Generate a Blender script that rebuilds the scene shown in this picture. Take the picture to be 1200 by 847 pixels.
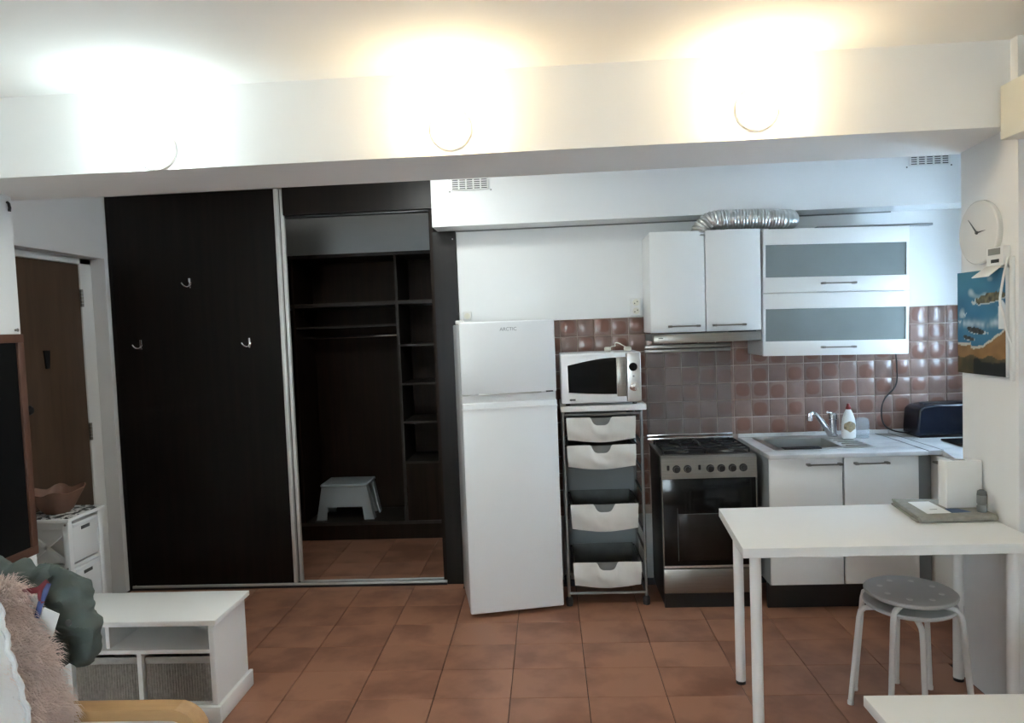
import bpy, bmesh, math, random
from mathutils import Vector, Matrix, noise
random.seed(7)
SC = bpy.context.scene
C = SC.collection
for o in list(bpy.data.objects):
    bpy.data.objects.remove(o, do_unlink=True)
R = math.radians

# ------------------------------------------------------------------ camera
def set_camera():
    yaw, pitch, roll = R(2.95), R(-2.80), R(-2.20)
    fw = Vector((-math.sin(yaw) * math.cos(pitch), math.cos(yaw) * math.cos(pitch), math.sin(pitch)))
    r0 = Vector((math.cos(yaw), math.sin(yaw), 0))
    u0 = r0.cross(fw)
    r = r0 * math.cos(roll) + u0 * math.sin(roll)
    u = -r0 * math.sin(roll) + u0 * math.cos(roll)
    cd = bpy.data.cameras.new('camera')
    cd.sensor_width = 36
    cd.lens = 820 / 1200 * 36
    cd.clip_start = 0.05
    co = bpy.data.objects.new('camera', cd)
    C.objects.link(co)
    m = Matrix((r, u, -fw)).transposed().to_4x4()
    m.translation = Vector((0, 0, 1.56))
    co.matrix_world = m
    SC.camera = co
set_camera()

# ------------------------------------------------------------------ world, exposure, portals of the assumed windows
SKY_COLOR = (0.55, 0.77, 1.0)
SKY_STRENGTH = 12.5
LAMP_STRENGTH = 16.0
ASSUMED_KITCHEN_LAMP = 13.5  # glow strength of the assumed, unseen kitchen ceiling lamp
EXPOSURE = 1.9
w = bpy.data.worlds.new('overcast_sky')
SC.world = w
w.use_nodes = True
w.node_tree.nodes['Background'].inputs[0].default_value = (*SKY_COLOR, 1)
w.node_tree.nodes['Background'].inputs[1].default_value = SKY_STRENGTH
SC.view_settings.view_transform = 'Standard'
SC.view_settings.look = 'None'
SC.view_settings.gamma = 1
SC.view_settings.use_curve_mapping = False
SC.view_settings.exposure = EXPOSURE

def portal(name, loc, rot, sx, sy):
    l = bpy.data.lights.new(name, 'AREA')
    l.shape = 'RECTANGLE'
    l.size, l.size_y = sx, sy
    l.cycles.is_portal = True
    o = bpy.data.objects.new(name, l)
    C.objects.link(o)
    o.location = loc
    o.rotation_euler = rot
# assumed, unseen windows: the living-room window (behind the camera) faces +Y into the room, kitchen window faces -X
portal('assumed_window_portal', (-0.8, -2.62, 1.4), (R(90), 0, R(180)), 1.2, 1.0)
portal('assumed_window_portal', (2.72, 3.60, 1.50), (R(90), 0, R(-90)), 0.4, 0.5)

# ------------------------------------------------------------------ materials
M = {}
def mat(name, col, rough=0.5, metal=0.0, var=0.0, scale=8.0, bump=0.0, bscale=60.0, spec=0.5, stretch=None,
        rnd=0.0, emit=None, col2=None, contrast=(0.35, 0.7), coat=0.0, sheen=0.0):
    m = bpy.data.materials.new(name)
    m.use_nodes = True
    nt = m.node_tree
    p = nt.nodes['Principled BSDF']
    p.inputs['Base Color'].default_value = (*col, 1)
    p.inputs['Roughness'].default_value = rough
    p.inputs['Metallic'].default_value = metal
    p.inputs['Specular IOR Level'].default_value = spec
    p.inputs['Coat Weight'].default_value = coat
    p.inputs['Sheen Weight'].default_value = sheen
    if emit:
        p.inputs['Emission Color'].default_value = (*emit[0], 1)
        p.inputs['Emission Strength'].default_value = emit[1]
    tc = nt.nodes.new('ShaderNodeTexCoord')
    mp = nt.nodes.new('ShaderNodeMapping')
    nt.links.new(tc.outputs['Object'], mp.inputs[0])
    if stretch:
        mp.inputs['Scale'].default_value = stretch
    if rnd > 0:
        oi = nt.nodes.new('ShaderNodeObjectInfo')
        ml = nt.nodes.new('ShaderNodeMath'); ml.operation = 'MULTIPLY'; ml.inputs[1].default_value = 37.0
        nt.links.new(oi.outputs['Random'], ml.inputs[0])
        cb = nt.nodes.new('ShaderNodeCombineXYZ')
        for i in range(3):
            nt.links.new(ml.outputs[0], cb.inputs[i])
        nt.links.new(cb.outputs[0], mp.inputs['Location'])
    if var > 0 or col2:
        n = nt.nodes.new('ShaderNodeTexNoise')
        n.inputs['Scale'].default_value = scale
        n.inputs['Detail'].default_value = 4
        nt.links.new(mp.outputs[0], n.inputs['Vector'])
        rp = nt.nodes.new('ShaderNodeValToRGB')
        c2 = col2 if col2 else tuple(c * (1 - var) for c in col)
        rp.color_ramp.elements[0].position = contrast[0]
        rp.color_ramp.elements[1].position = contrast[1]
        rp.color_ramp.elements[0].color = (*col, 1)
        rp.color_ramp.elements[1].color = (*c2, 1)
        nt.links.new(n.outputs['Fac'], rp.inputs[0])
        out = rp.outputs[0]
        if rnd > 0:
            hs = nt.nodes.new('ShaderNodeHueSaturation')
            mr = nt.nodes.new('ShaderNodeMapRange')
            mr.inputs['To Min'].default_value = 1 - rnd
            mr.inputs['To Max'].default_value = 1 + rnd
            nt.links.new(oi.outputs['Random'], mr.inputs[0])
            nt.links.new(mr.outputs[0], hs.inputs['Value'])
            nt.links.new(out, hs.inputs['Color'])
            out = hs.outputs[0]
        nt.links.new(out, p.inputs['Base Color'])
    if bump > 0:
        n2 = nt.nodes.new('ShaderNodeTexNoise')
        n2.inputs['Scale'].default_value = bscale
        n2.inputs['Detail'].default_value = 3
        nt.links.new(mp.outputs[0], n2.inputs['Vector'])
        b = nt.nodes.new('ShaderNodeBump')
        b.inputs['Strength'].default_value = bump
        b.inputs['Distance'].default_value = 0.01
        nt.links.new(n2.outputs['Fac'], b.inputs['Height'])
        nt.links.new(b.outputs[0], p.inputs['Normal'])
    M[name] = m
    return m

def see_through(name, base, amount):
    """a pane: part of the light passes straight through, the rest meets the base surface"""
    m = M[base].copy(); m.name = name
    nt = m.node_tree
    mx = nt.nodes.new('ShaderNodeMixShader'); tr = nt.nodes.new('ShaderNodeBsdfTransparent')
    mx.inputs[0].default_value = amount
    nt.links.new(nt.nodes['Principled BSDF'].outputs[0], mx.inputs[1])
    nt.links.new(tr.outputs[0], mx.inputs[2])
    nt.links.new(mx.outputs[0], nt.nodes['Material Output'].inputs[0])
    M[name] = m

mat('wall_paint', (0.80, 0.80, 0.79), 0.75, var=0.03, scale=3, bump=0.06, bscale=45)
mat('beam_paint', (0.90, 0.89, 0.86), 0.8, var=0.03, scale=2, bump=0.05, bscale=40)
mat('panel_paint', (0.82, 0.83, 0.83), 0.5, var=0.02, scale=2)
mat('wenge', (0.0055, 0.0042, 0.0036), 0.36, col2=(0.011, 0.0075, 0.006), scale=3, stretch=(9, 9, 0.5), spec=0.22)
mat('wenge_inner', (0.011, 0.006, 0.0035), 0.5, col2=(0.020, 0.010, 0.006), scale=3, stretch=(9, 9, 0.5), spec=0.1)
mat('wenge_edge', (0.030, 0.023, 0.018), 0.5, var=0.3, scale=20, spec=0.3)
mat('aluminium', (0.62, 0.62, 0.60), 0.35, 1.0, var=0.08, scale=6)
mat('profile_silver', (0.66, 0.66, 0.65), 0.45, 0.35, var=0.06, scale=6)
mat('steel', (0.31, 0.295, 0.27), 0.33, 1.0, var=0.12, scale=4, stretch=(1, 1, 30))
mat('chrome', (0.75, 0.76, 0.78), 0.12, 1.0, var=0.04)
mat('floor_base', (0.06, 0.030, 0.022), 0.8, var=0.3)
mat('floor_tile', (0.36, 0.174, 0.107), 0.42, col2=(0.225, 0.100, 0.062), scale=4.5, rnd=0.035, bump=0.05, bscale=9, contrast=(0.44, 0.66), spec=0.45)
def glazed_tile(name, centre, margin, amount):
    """handmade look: a darker rounded field fired into the middle of each tile, paler rim"""
    mat(name, margin, 0.22, col2=tuple(c * 0.86 for c in margin), scale=14, rnd=0.10, bump=0.20, bscale=16, contrast=(0.4, 0.65))
    nt = M[name].node_tree
    p = nt.nodes['Principled BSDF']
    src = p.inputs['Base Color'].links[0].from_socket
    tc = [n for n in nt.nodes if n.type == 'TEX_COORD'][0]
    sx = nt.nodes.new('ShaderNodeSeparateXYZ'); nt.links.new(tc.outputs['Object'], sx.inputs[0])
    def mth(op, a, b=None):
        n = nt.nodes.new('ShaderNodeMath'); n.operation = op
        for k, v in enumerate((a, b)):
            if v is None: continue
            if isinstance(v, (int, float)): n.inputs[k].default_value = v
            else: nt.links.new(v, n.inputs[k])
        return n.outputs[0]
    ax = mth('POWER', mth('ABSOLUTE', mth('DIVIDE', sx.outputs['X'], 0.040)), 3.2)
    az = mth('POWER', mth('ABSOLUTE', mth('DIVIDE', mth('ADD', sx.outputs['Z'], 0.007), 0.039)), 3.2)
    nz = [n for n in nt.nodes if n.type == 'TEX_NOISE'][0]
    d = mth('ADD', mth('ADD', ax, az), mth('MULTIPLY', mth('SUBTRACT', nz.outputs['Fac'], 0.5), 1.6))
    mr = nt.nodes.new('ShaderNodeMapRange'); mr.interpolation_type = 'SMOOTHSTEP'
    mr.inputs['From Min'].default_value = 0.55; mr.inputs['From Max'].default_value = 1.35
    mr.inputs['To Min'].default_value = amount; mr.inputs['To Max'].default_value = 0.0
    nt.links.new(d, mr.inputs[0])
    mx = nt.nodes.new('ShaderNodeMix'); mx.data_type = 'RGBA'
    nt.links.new(mr.outputs[0], mx.inputs['Factor'])
    nt.links.new(src, mx.inputs[6]); mx.inputs[7].default_value = (*centre, 1)
    nt.links.new(mx.outputs[2], p.inputs['Base Color'])
glazed_tile('splash_tile', (0.205, 0.098, 0.072), (0.275, 0.180, 0.150), 0.9)
glazed_tile('splash_tile_pale', (0.215, 0.125, 0.100), (0.275, 0.185, 0.158), 0.3)
mat('grout', (0.62, 0.52, 0.46), 0.8, col2=(0.36, 0.22, 0.17), scale=7)
mat('white_laminate', (0.86, 0.86, 0.84), 0.32, var=0.02, scale=3)
mat('white_enamel', (0.84, 0.86, 0.87), 0.22, var=0.015, scale=2)
mat('grey_side', (0.27, 0.29, 0.30), 0.5, var=0.08, scale=4)
mat('worktop', (0.66, 0.66, 0.66), 0.25, col2=(0.50, 0.51, 0.52), scale=9, contrast=(0.45, 0.75))
mat('black_plastic', (0.012, 0.012, 0.013), 0.4, var=0.2)
mat('black_metal', (0.016, 0.017, 0.020), 0.35, var=0.2)
mat('black_glass', (0.005, 0.0053, 0.0056), 0.10, var=0.2, spec=0.25)
mat('oven_inner', (0.012, 0.008, 0.0065), 0.25, var=0.2, spec=0.25)
mat('cast_iron', (0.010, 0.010, 0.011), 0.55, var=0.3)
mat('dark_grey', (0.09, 0.095, 0.095), 0.5, var=0.1)
mat('mid_grey', (0.22, 0.23, 0.23), 0.45, var=0.1)
mat('mesh_grey', (0.12, 0.125, 0.12), 0.6, var=0.15, scale=25)
mat('trolley_metal', (0.30, 0.31, 0.31), 0.35, 0.7, var=0.1)
mat('canvas_white', (0.70, 0.69, 0.66), 0.85, var=0.10, scale=10, bump=0.25, bscale=14)
mat('frost_base', (0.30, 0.34, 0.34), 0.35, var=0.05)
see_through('frosted_glass', 'frost_base', 0.30)
mat('lid_base', (0.30, 0.265, 0.25), 0.06, var=0.04)
see_through('lid_glass', 'lid_base', 0.80)
mat('pane_base', (0.8, 0.85, 0.9), 0.03, var=0.01)
see_through('window_pane', 'pane_base', 0.93)
mat('jar_base', (0.62, 0.72, 0.80), 0.05, var=0.03)
see_through('jar_glass', 'jar_base', 0.84)
mat('door_wood', (0.115, 0.068, 0.042), 0.5, col2=(0.085, 0.052, 0.034), scale=4, stretch=(5, 5, 0.6), spec=0.3)
mat('frame_wood', (0.12, 0.055, 0.035), 0.5, var=0.2, stretch=(6, 6, 1))
mat('board_black', (0.0035, 0.0035, 0.0035), 0.6, var=0.2, spec=0.15)
mat('beech', (0.55, 0.33, 0.15), 0.4, var=0.12, scale=4, stretch=(2, 14, 14))
mat('bowl_brown', (0.24, 0.125, 0.085), 0.6, var=0.15, scale=12)
mat('basket_weave', (0.36, 0.34, 0.30), 0.8, var=0.25, scale=60, bump=0.4, bscale=140)
mat('basket_rim', (0.42, 0.41, 0.38), 0.8, var=0.1, scale=60)
mat('fur', (0.88, 0.73, 0.67), 0.9, var=0.22, scale=6, sheen=0.3)
mat('jacket', (0.105, 0.135, 0.125), 0.75, var=0.3, scale=9, bump=0.3, bscale=30)
mat('lace', (0.80, 0.83, 0.86), 0.8, var=0.06, bump=0.4, bscale=90)
mat('ribbon_red', (0.20, 0.025, 0.035), 0.6, var=0.1)
mat('ribbon_blue', (0.07, 0.10, 0.25), 0.6, var=0.1)
mat('paper', (0.82, 0.82, 0.80), 0.7, var=0.03)
mat('paper_blue', (0.05, 0.09, 0.19), 0.6, var=0.1)
mat('cloth_grey', (0.32, 0.31, 0.27), 0.9, var=0.18, scale=40, bump=0.2, bscale=120)
mat('stool_grey', (0.52, 0.52, 0.51), 0.5, var=0.04)
mat('stool_metal', (0.76, 0.76, 0.74), 0.35, var=0.04)
mat('stool_dot', (0.70, 0.70, 0.68), 0.5, var=0.04)
mat('step_grey', (0.34, 0.37, 0.38), 0.5, var=0.05)
mat('navy', (0.003, 0.0055, 0.014), 0.25, var=0.15, spec=0.35)
mat('red_cap', (0.25, 0.02, 0.02), 0.4, var=0.1)
mat('label_tan', (0.42, 0.32, 0.19), 0.6, col2=(0.16, 0.12, 0.08), scale=60)
mat('cream_plastic', (0.74, 0.72, 0.62), 0.5, var=0.03)
mat('white_plastic', (0.78, 0.78, 0.76), 0.4, var=0.02)
mat('cable_white', (0.72, 0.69, 0.58), 0.5, var=0.1)
mat('clock_face', (0.74, 0.73, 0.70), 0.15, var=0.03)
mat('screen_grey', (0.20, 0.21, 0.19), 0.3, var=0.1)
mat('lettering_grey', (0.30, 0.31, 0.33), 0.4, var=0.1)
mat('lamp_cup', (0.72, 0.70, 0.66), 0.5, var=0.03)
mat('lamp_cool', (0.9, 0.95, 1.0), 0.4, emit=((0.80, 0.97, 1.0), LAMP_STRENGTH))
mat('lamp_warm', (1.0, 0.9, 0.75), 0.4, emit=((1.0, 0.80, 0.50), LAMP_STRENGTH))
mat('print_ink', (0.03, 0.03, 0.035), 0.5, var=0.1)

def checker_mat(name, c1, c2, scale):
    m = bpy.data.materials.new(name); m.use_nodes = True
    nt = m.node_tree; p = nt.nodes['Principled BSDF']
    tc = nt.nodes.new('ShaderNodeTexCoord'); v = nt.nodes.new('ShaderNodeTexVoronoi')
    v.inputs['Scale'].default_value = scale
    rp = nt.nodes.new('ShaderNodeValToRGB'); rp.color_ramp.interpolation = 'CONSTANT'
    rp.color_ramp.elements[0].color = (*c1, 1); rp.color_ramp.elements[1].color = (*c2, 1)
    rp.color_ramp.elements[1].position = 0.5
    nt.links.new(tc.outputs['Object'], v.inputs['Vector'])
    nt.links.new(v.outputs['Color'], rp.inputs[0])
    nt.links.new(rp.outputs[0], p.inputs['Base Color'])
    p.inputs['Roughness'].default_value = 0.5
    M[name] = m
checker_mat('speckle_top', (0.02, 0.02, 0.02), (0.72, 0.72, 0.70), 48)

def vcol_mat(name, rough=0.55):
    m = bpy.data.materials.new(name); m.use_nodes = True
    nt = m.node_tree; p = nt.nodes['Principled BSDF']
    a = nt.nodes.new('ShaderNodeVertexColor'); a.layer_name = 'paint'
    nt.links.new(a.outputs[0], p.inputs['Base Color'])
    p.inputs['Roughness'].default_value = rough
    M[name] = m
vcol_mat('oil_paint')

# ------------------------------------------------------------------ mesh builder
class B:
    def __init__(s, off=(0, 0, 0)):
        s.bm = bmesh.new(); s.o = Vector(off)
    def box(s, x0, x1, y0, y1, z0, z1, bev=0.0, seg=2):
        g = bmesh.ops.create_cube(s.bm, size=1.0)
        vs = g['verts']
        c = Vector(((x0 + x1) / 2, (y0 + y1) / 2, (z0 + z1) / 2)) - s.o
        d = (abs(x1 - x0), abs(y1 - y0), abs(z1 - z0))
        for v in vs:
            v.co = Vector((v.co.x * d[0], v.co.y * d[1], v.co.z * d[2])) + c
        if bev > 0:
            es = list({e for v in vs for e in v.link_edges})
            bmesh.ops.bevel(s.bm, geom=es, offset=min(bev, min(d) * 0.45), segments=seg, affect='EDGES', profile=0.5)
        return s
    def prism(s, pts, axis, a0, a1):
        """polygon pts (2D) extruded along axis; 2D order: X->(y,z) Y->(x,z) Z->(x,y)"""
        def P(p, a):
            if axis == 'X': q = (a, p[0], p[1])
            elif axis == 'Y': q = (p[0], a, p[1])
            else: q = (p[0], p[1], a)
            return Vector(q) - s.o
        v0 = [s.bm.verts.new(P(p, a0)) for p in pts]
        v1 = [s.bm.verts.new(P(p, a1)) for p in pts]
        n = len(pts)
        s.bm.faces.new(v0); s.bm.faces.new(v1[::-1])
        for i in range(n):
            s.bm.faces.new((v0[i], v0[(i + 1) % n], v1[(i + 1) % n], v1[i]))
        return s
    def hexa(s, bottom, top):
        """eight corners: four at the bottom, four at the top (3D)"""
        vb = [s.bm.verts.new(Vector(p) - s.o) for p in bottom]
        vt = [s.bm.verts.new(Vector(p) - s.o) for p in top]
        s.bm.faces.new(vb); s.bm.faces.new(vt[::-1])
        n = len(vb)
        for i in range(n):
            s.bm.faces.new((vb[i], vb[(i + 1) % n], vt[(i + 1) % n], vt[i]))
        return s
    def tube(s, pts, r, seg=10, cap=True, flat=None):
        pts = [Vector(p) - s.o for p in pts]
        rs = r if isinstance(r, (list, tuple)) else [r] * len(pts)
        up = None; rings = []
        for i, p in enumerate(pts):
            t = (pts[min(i + 1, len(pts) - 1)] - pts[max(i - 1, 0)]).normalized()
            if up is None:
                up = Vector((0, 0, 1)) if abs(t.z) < 0.9 else Vector((1, 0, 0))
            a = (up - t * up.dot(t)).normalized(); b = t.cross(a); up = a
            fa, fb = flat if flat else (1, 1)
            rings.append([s.bm.verts.new(p + (a * math.cos(k * 2 * math.pi / seg) * fa + b * math.sin(k * 2 * math.pi / seg) * fb) * rs[i]) for k in range(seg)])
        for A, D in zip(rings, rings[1:]):
            for k in range(seg):
                s.bm.faces.new((A[k], A[(k + 1) % seg], D[(k + 1) % seg], D[k]))
        if cap:
            s.bm.faces.new(rings[0][::-1]); s.bm.faces.new(rings[-1])
        return s
    def lathe(s, prof, c, seg=24, axis='Z'):
        c = Vector(c) - s.o
        rings = []
        for (r, h) in prof:
            ring = []
            for k in range(seg):
                a = k * 2 * math.pi / seg; x, y = r * math.cos(a), r * math.sin(a)
                q = (x, y, h) if axis == 'Z' else ((h, x, y) if axis == 'X' else (x, h, y))
                ring.append(s.bm.verts.new(c + Vector(q)))
            rings.append(ring)
        for A, D in zip(rings, rings[1:]):
            for k in range(seg):
                s.bm.faces.new((A[k], A[(k + 1) % seg], D[(k + 1) % seg], D[k]))
        s.bm.faces.new(rings[0][::-1]); s.bm.faces.new(rings[-1])
        return s
    def grid(s, fn, nu, nv, thick=None):
        """surface from fn(u,v); thick (a vector or number along the normal) makes it a closed sheet"""
        V = [[s.bm.verts.new(Vector(fn(i / nu, j / nv)) - s.o) for j in range(nv + 1)] for i in range(nu + 1)]
        fs = []
        for i in range(nu):
            for j in range(nv):
                fs.append(s.bm.faces.new((V[i][j], V[i + 1][j], V[i + 1][j + 1], V[i][j + 1])))
        if thick:
            s.bm.normal_update()
            W_ = [[s.bm.verts.new(v.co - v.normal * thick) for v in row] for row in V]
            for i in range(nu):
                for j in range(nv):
                    s.bm.faces.new((W_[i][j], W_[i][j + 1], W_[i + 1][j + 1], W_[i + 1][j]))
            for i in range(nu):
                for j in (0, nv):
                    s.bm.faces.new((V[i][j], V[i + 1][j], W_[i + 1][j], W_[i][j]))
            for j in range(nv):
                for i in (0, nu):
                    s.bm.faces.new((V[i][j], V[i][j + 1], W_[i][j + 1], W_[i][j]))
        return s
    def build(s, name, material, parent=None, smooth=True):
        bmesh.ops.recalc_face_normals(s.bm, faces=s.bm.faces)
        me = bpy.data.meshes.new(name)
        s.bm.to_mesh(me); s.bm.free()
        if smooth:
            me.polygons.foreach_set('use_smooth', [True] * len(me.polygons))
            me.set_sharp_from_angle(angle=R(38))
        me.materials.append(M[material])
        o = bpy.data.objects.new(name, me)
        C.objects.link(o)
        if parent:
            o.parent = parent
        return o

def tag(o, label=None, cat=None, group=None, kind=None):
    if label: o['label'] = label
    if cat: o['category'] = cat
    if group: o['group'] = group
    if kind: o['kind'] = kind
    return o
def thing(name, label, cat, loc, rotz=0.0, group=None, kind=None):
    o = bpy.data.objects.new(name, None)
    o.empty_display_size = 0.05
    C.objects.link(o)
    o.location = loc; o.rotation_euler = (0, 0, rotz)
    return tag(o, label, cat, group, kind)
def struct(b, name, material, label, cat, parent=None):
    o = b.build(name, material, parent, smooth=False)
    if parent is None:
        tag(o, label, cat, kind='structure')
    return o
def text(body, size, loc, rot, material, parent, name='lettering', depth=0.0004):
    cu = bpy.data.curves.new(name, 'FONT')
    cu.body = body; cu.size = size; cu.extrude = depth; cu.align_x = 'CENTER'
    tmp = bpy.data.objects.new('tmp_text', cu)
    C.objects.link(tmp)
    bpy.context.view_layer.update()
    me = bpy.data.meshes.new_from_object(tmp.evaluated_get(bpy.context.evaluated_depsgraph_get()))
    bpy.data.objects.remove(tmp); bpy.data.curves.remove(cu)
    me.name = name
    me.materials.clear(); me.materials.append(M[material])
    o = bpy.data.objects.new(name, me)
    C.objects.link(o)
    o.parent = parent; o.location = loc; o.rotation_euler = rot
    return o

# ================================================================== SETTING
CEIL = 2.535
YB = 4.24          # kitchen back wall
XR = 1.722         # pillar face
# floor with single tiles
fl = struct(B().box(-3.0, 2.9, -2.75, 5.75, -0.12, -0.006), 'floor', 'floor_base', 'terracotta tiled floor running under the whole room', 'floor')
TW, TD, TX0, TY0 = 0.3275, 0.251, -0.209, 2.871
G, GY = 0.0035, 0.0012
def tile_mesh(w, d, key, cache={}):
    k = (round(w, 3), round(d, 3))
    if k not in cache:
        b = B().box(-w / 2, w / 2, -d / 2, d / 2, -0.008, 0.0, 0.0010, 1)
        o = b.build('tile', 'floor_tile', None)
        cache[k] = o.data
        bpy.data.objects.remove(o)
    return cache[k]
def floor_tile(x0, x1, y0, y1):
    w, d = x1 - x0 - G, y1 - y0 - GY
    if w < 0.02 or d < 0.02: return
    o = bpy.data.objects.new('tile', tile_mesh(w, d, 0))
    C.objects.link(o); o.parent = fl
    o.location = ((x0 + x1) / 2, (y0 + y1) / 2, random.uniform(-0.0004, 0.0002))
    o.rotation_euler.z = random.choice((0, math.pi))
for j in range(-4, 10):
    for i in range(-8, 9):
        x0, x1 = TX0 + i * TW, TX0 + (i + 1) * TW
        y0, y1 = TY0 + j * TD, TY0 + (j + 1) * TD
        lo = -2.3 if y1 < 2.96 else -2.76
        hi = 1.9 if y1 < 2.7 else (1.722 if y0 < 3.0 else 2.55)
        if y1 > 4.3:
            lo, hi = -2.66, -0.56
            y1 = min(y1, 5.16)
        x0, x1 = max(x0, lo), min(x1, hi)
        if x1 - x0 > 0.03 and y1 - y0 > 0.03:
            floor_tile(x0, x1, y0, y1)
# the part of the floor behind and below the camera: one joined piece
b = B()
for j in range(-22, -4):
    for i in range(-7, 7):
        x0, x1 = max(TX0 + i * TW, -2.3), min(TX0 + (i + 1) * TW, 1.9)
        if x1 - x0 > 0.03:
            b.box(x0 + G / 2, x1 - G / 2, TY0 + j * TD + G / 2, TY0 + (j + 1) * TD - G / 2, -0.008, 0)
o = b.build('tile', 'floor_tile', fl); o['kind'] = 'stuff'

struct(B().box(-3.0, 2.9, -2.75, 5.75, CEIL, CEIL + 0.12), 'ceiling', 'beam_paint', 'white painted ceiling lit by the three beam lamps', 'ceiling')
# beam, slightly sloping underside
b = B()
b.hexa([(-2.45, 2.69, 2.224), (1.80, 2.69, 2.224), (1.80, 3.02, 2.203), (-2.70, 3.02, 2.203)],
       [(-2.45, 2.69, CEIL + 0.02), (1.80, 2.69, CEIL + 0.02), (1.80, 3.02, CEIL + 0.02), (-2.70, 3.02, CEIL + 0.02)])
struct(b, 'trim_1', 'beam_paint', 'deep white ceiling beam carrying the three wall lamps', 'beam')
# left wall near the camera, then the hall wall with the recessed door
struct(B().box(-2.95, -2.30, -2.75, 2.955, 0, CEIL), 'wall_left', 'wall_paint', 'white left wall with the framed black board', 'wall')
b = B()
XH = -2.68
b.box(XH - 0.14, XH, 4.165, 5.7, 0, CEIL)
b.box(XH - 0.14, XH, 2.95, 4.165, 2.072, CEIL)
b.box(XH - 0.14, XH, 2.95, 3.14, 0, 2.072)
b.box(XH - 0.20, XH - 0.14, 2.95, 4.4, 0, CEIL)
struct(b, 'wall_hall', 'wall_paint', 'white hall wall around the brown entrance door', 'wall')
# kitchen back wall, closet walls
b = B()
b.box(-0.53, 2.80, YB, YB + 0.14, 0, CEIL)
struct(b, 'wall_back', 'wall_paint', 'white kitchen back wall with a brown tile backsplash', 'wall')
wall_back = bpy.data.objects['wall_back']
b = B()
b.box(-2.68, -0.40, 5.60, 5.72, 0, CEIL)
b.box(-0.53, -0.40, YB + 0.14, 5.60, 0, CEIL)
struct(b, 'wall_closet', 'wall_paint', 'white wall behind the shelves inside the wardrobe niche', 'wall')
# right: pillar, living room wall, kitchen wall with its assumed window
struct(B().box(XR, 2.62, 2.65, 3.0, 0, CEIL), 'wall_pillar', 'wall_paint', 'white pillar carrying the clock and the painting', 'wall')
struct(B().box(1.90, 2.02, -2.75, 2.65, 0, CEIL), 'wall_right', 'wall_paint', 'white right wall of the living room', 'wall')
b = B()
b.box(2.55, 2.70, 3.0, 3.40, 0, CEIL); b.box(2.55, 2.70, 3.80, 4.24, 0, CEIL)
b.box(2.55, 2.70, 3.40, 3.80, 0, 1.25); b.box(2.55, 2.70, 3.40, 3.80, 1.75, CEIL)
struct(b, 'wall_kitchen', 'wall_paint', 'white kitchen side wall around the assumed unseen window', 'wall')
b = B()
b.box(-2.4, -1.4, -2.72, -2.60, 0, CEIL); b.box(-0.2, 2.0, -2.72, -2.60, 0, CEIL)
b.box(-1.4, -0.2, -2.72, -2.60, 0, 0.9); b.box(-1.4, -0.2, -2.72, -2.60, 1.9, CEIL)
struct(b, 'wall_front', 'wall_paint', 'white wall behind the camera around the assumed wide window', 'wall')
def window(name, label, fbars, pane):  # both windows are assumed, out of view, added to let daylight in
    t = tag(thing(name, label, 'window', (0, 0, 0)), kind='structure')
    for q in fbars:
        B().box(*q, bev=0.006).build('window_frame', 'white_laminate', t)
    for q in pane:
        B().box(*q).build('pane', 'window_pane', t)
window('assumed_window_1', 'assumed wide white framed window behind the camera',
       [(-1.4, -1.34, -2.69, -2.63, 0.9, 1.9), (-0.26, -0.2, -2.69, -2.63, 0.9, 1.9), (-0.83, -0.77, -2.69, -2.63, 0.96, 1.84),
        (-1.34, -0.26, -2.69, -2.63, 0.9, 0.96), (-1.34, -0.26, -2.69, -2.63, 1.84, 1.9)],
       [(-1.34, -0.83, -2.663, -2.657, 0.96, 1.84), (-0.77, -0.26, -2.663, -2.657, 0.96, 1.84)])
window('assumed_window_2', 'assumed unseen white framed kitchen window over the side worktop',
       [(2.60, 2.65, 3.40, 3.425, 1.25, 1.75), (2.60, 2.65, 3.775, 3.80, 1.25, 1.75), (2.60, 2.65, 3.425, 3.775, 1.25, 1.275), (2.60, 2.65, 3.425, 3.775, 1.725, 1.75)],
       [(2.622, 2.628, 3.425, 3.775, 1.275, 1.725)])
# added sheer sheet, out of view, that warms the assumed wide window's daylight
mat('sheer_base', (0.9, 0.8, 0.65), 0.9, var=0.03)
see_through('sheer', 'sheer_base', 0.90)
[n for n in M['sheer'].node_tree.nodes if n.type == 'BSDF_TRANSPARENT'][0].inputs[0].default_value = (1.0, 0.86, 0.72, 1)
tag(B().grid(lambda u, v: (-1.6 + 1.6 * u, -2.55 + 0.02 * math.sin(u * 80), 0.02 + 2.42 * v), 160, 2).build('sheer_light_filter', 'sheer'),
    'added sheer cream sheet behind the camera, warming the daylight', 'light filter')
# soffit over the kitchen and the white wall panel
struct(B().box(-0.635, 2.55, 4.02, YB + 0.01, 2.15, CEIL), 'trim_2', 'panel_paint', 'white boxed soffit above the kitchen wall', 'soffit')
b = B().box(-0.525, 2.02, YB - 0.022, YB, 1.592, 2.142)
struct(b, 'trim_3', 'panel_paint', 'white wall panel between the soffit and the tiles', 'panel')
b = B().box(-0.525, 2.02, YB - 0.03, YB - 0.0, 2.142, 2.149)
struct(b, 'trim_4', 'mid_grey', 'thin dark shadow gap strip under the soffit', 'trim')

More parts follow.
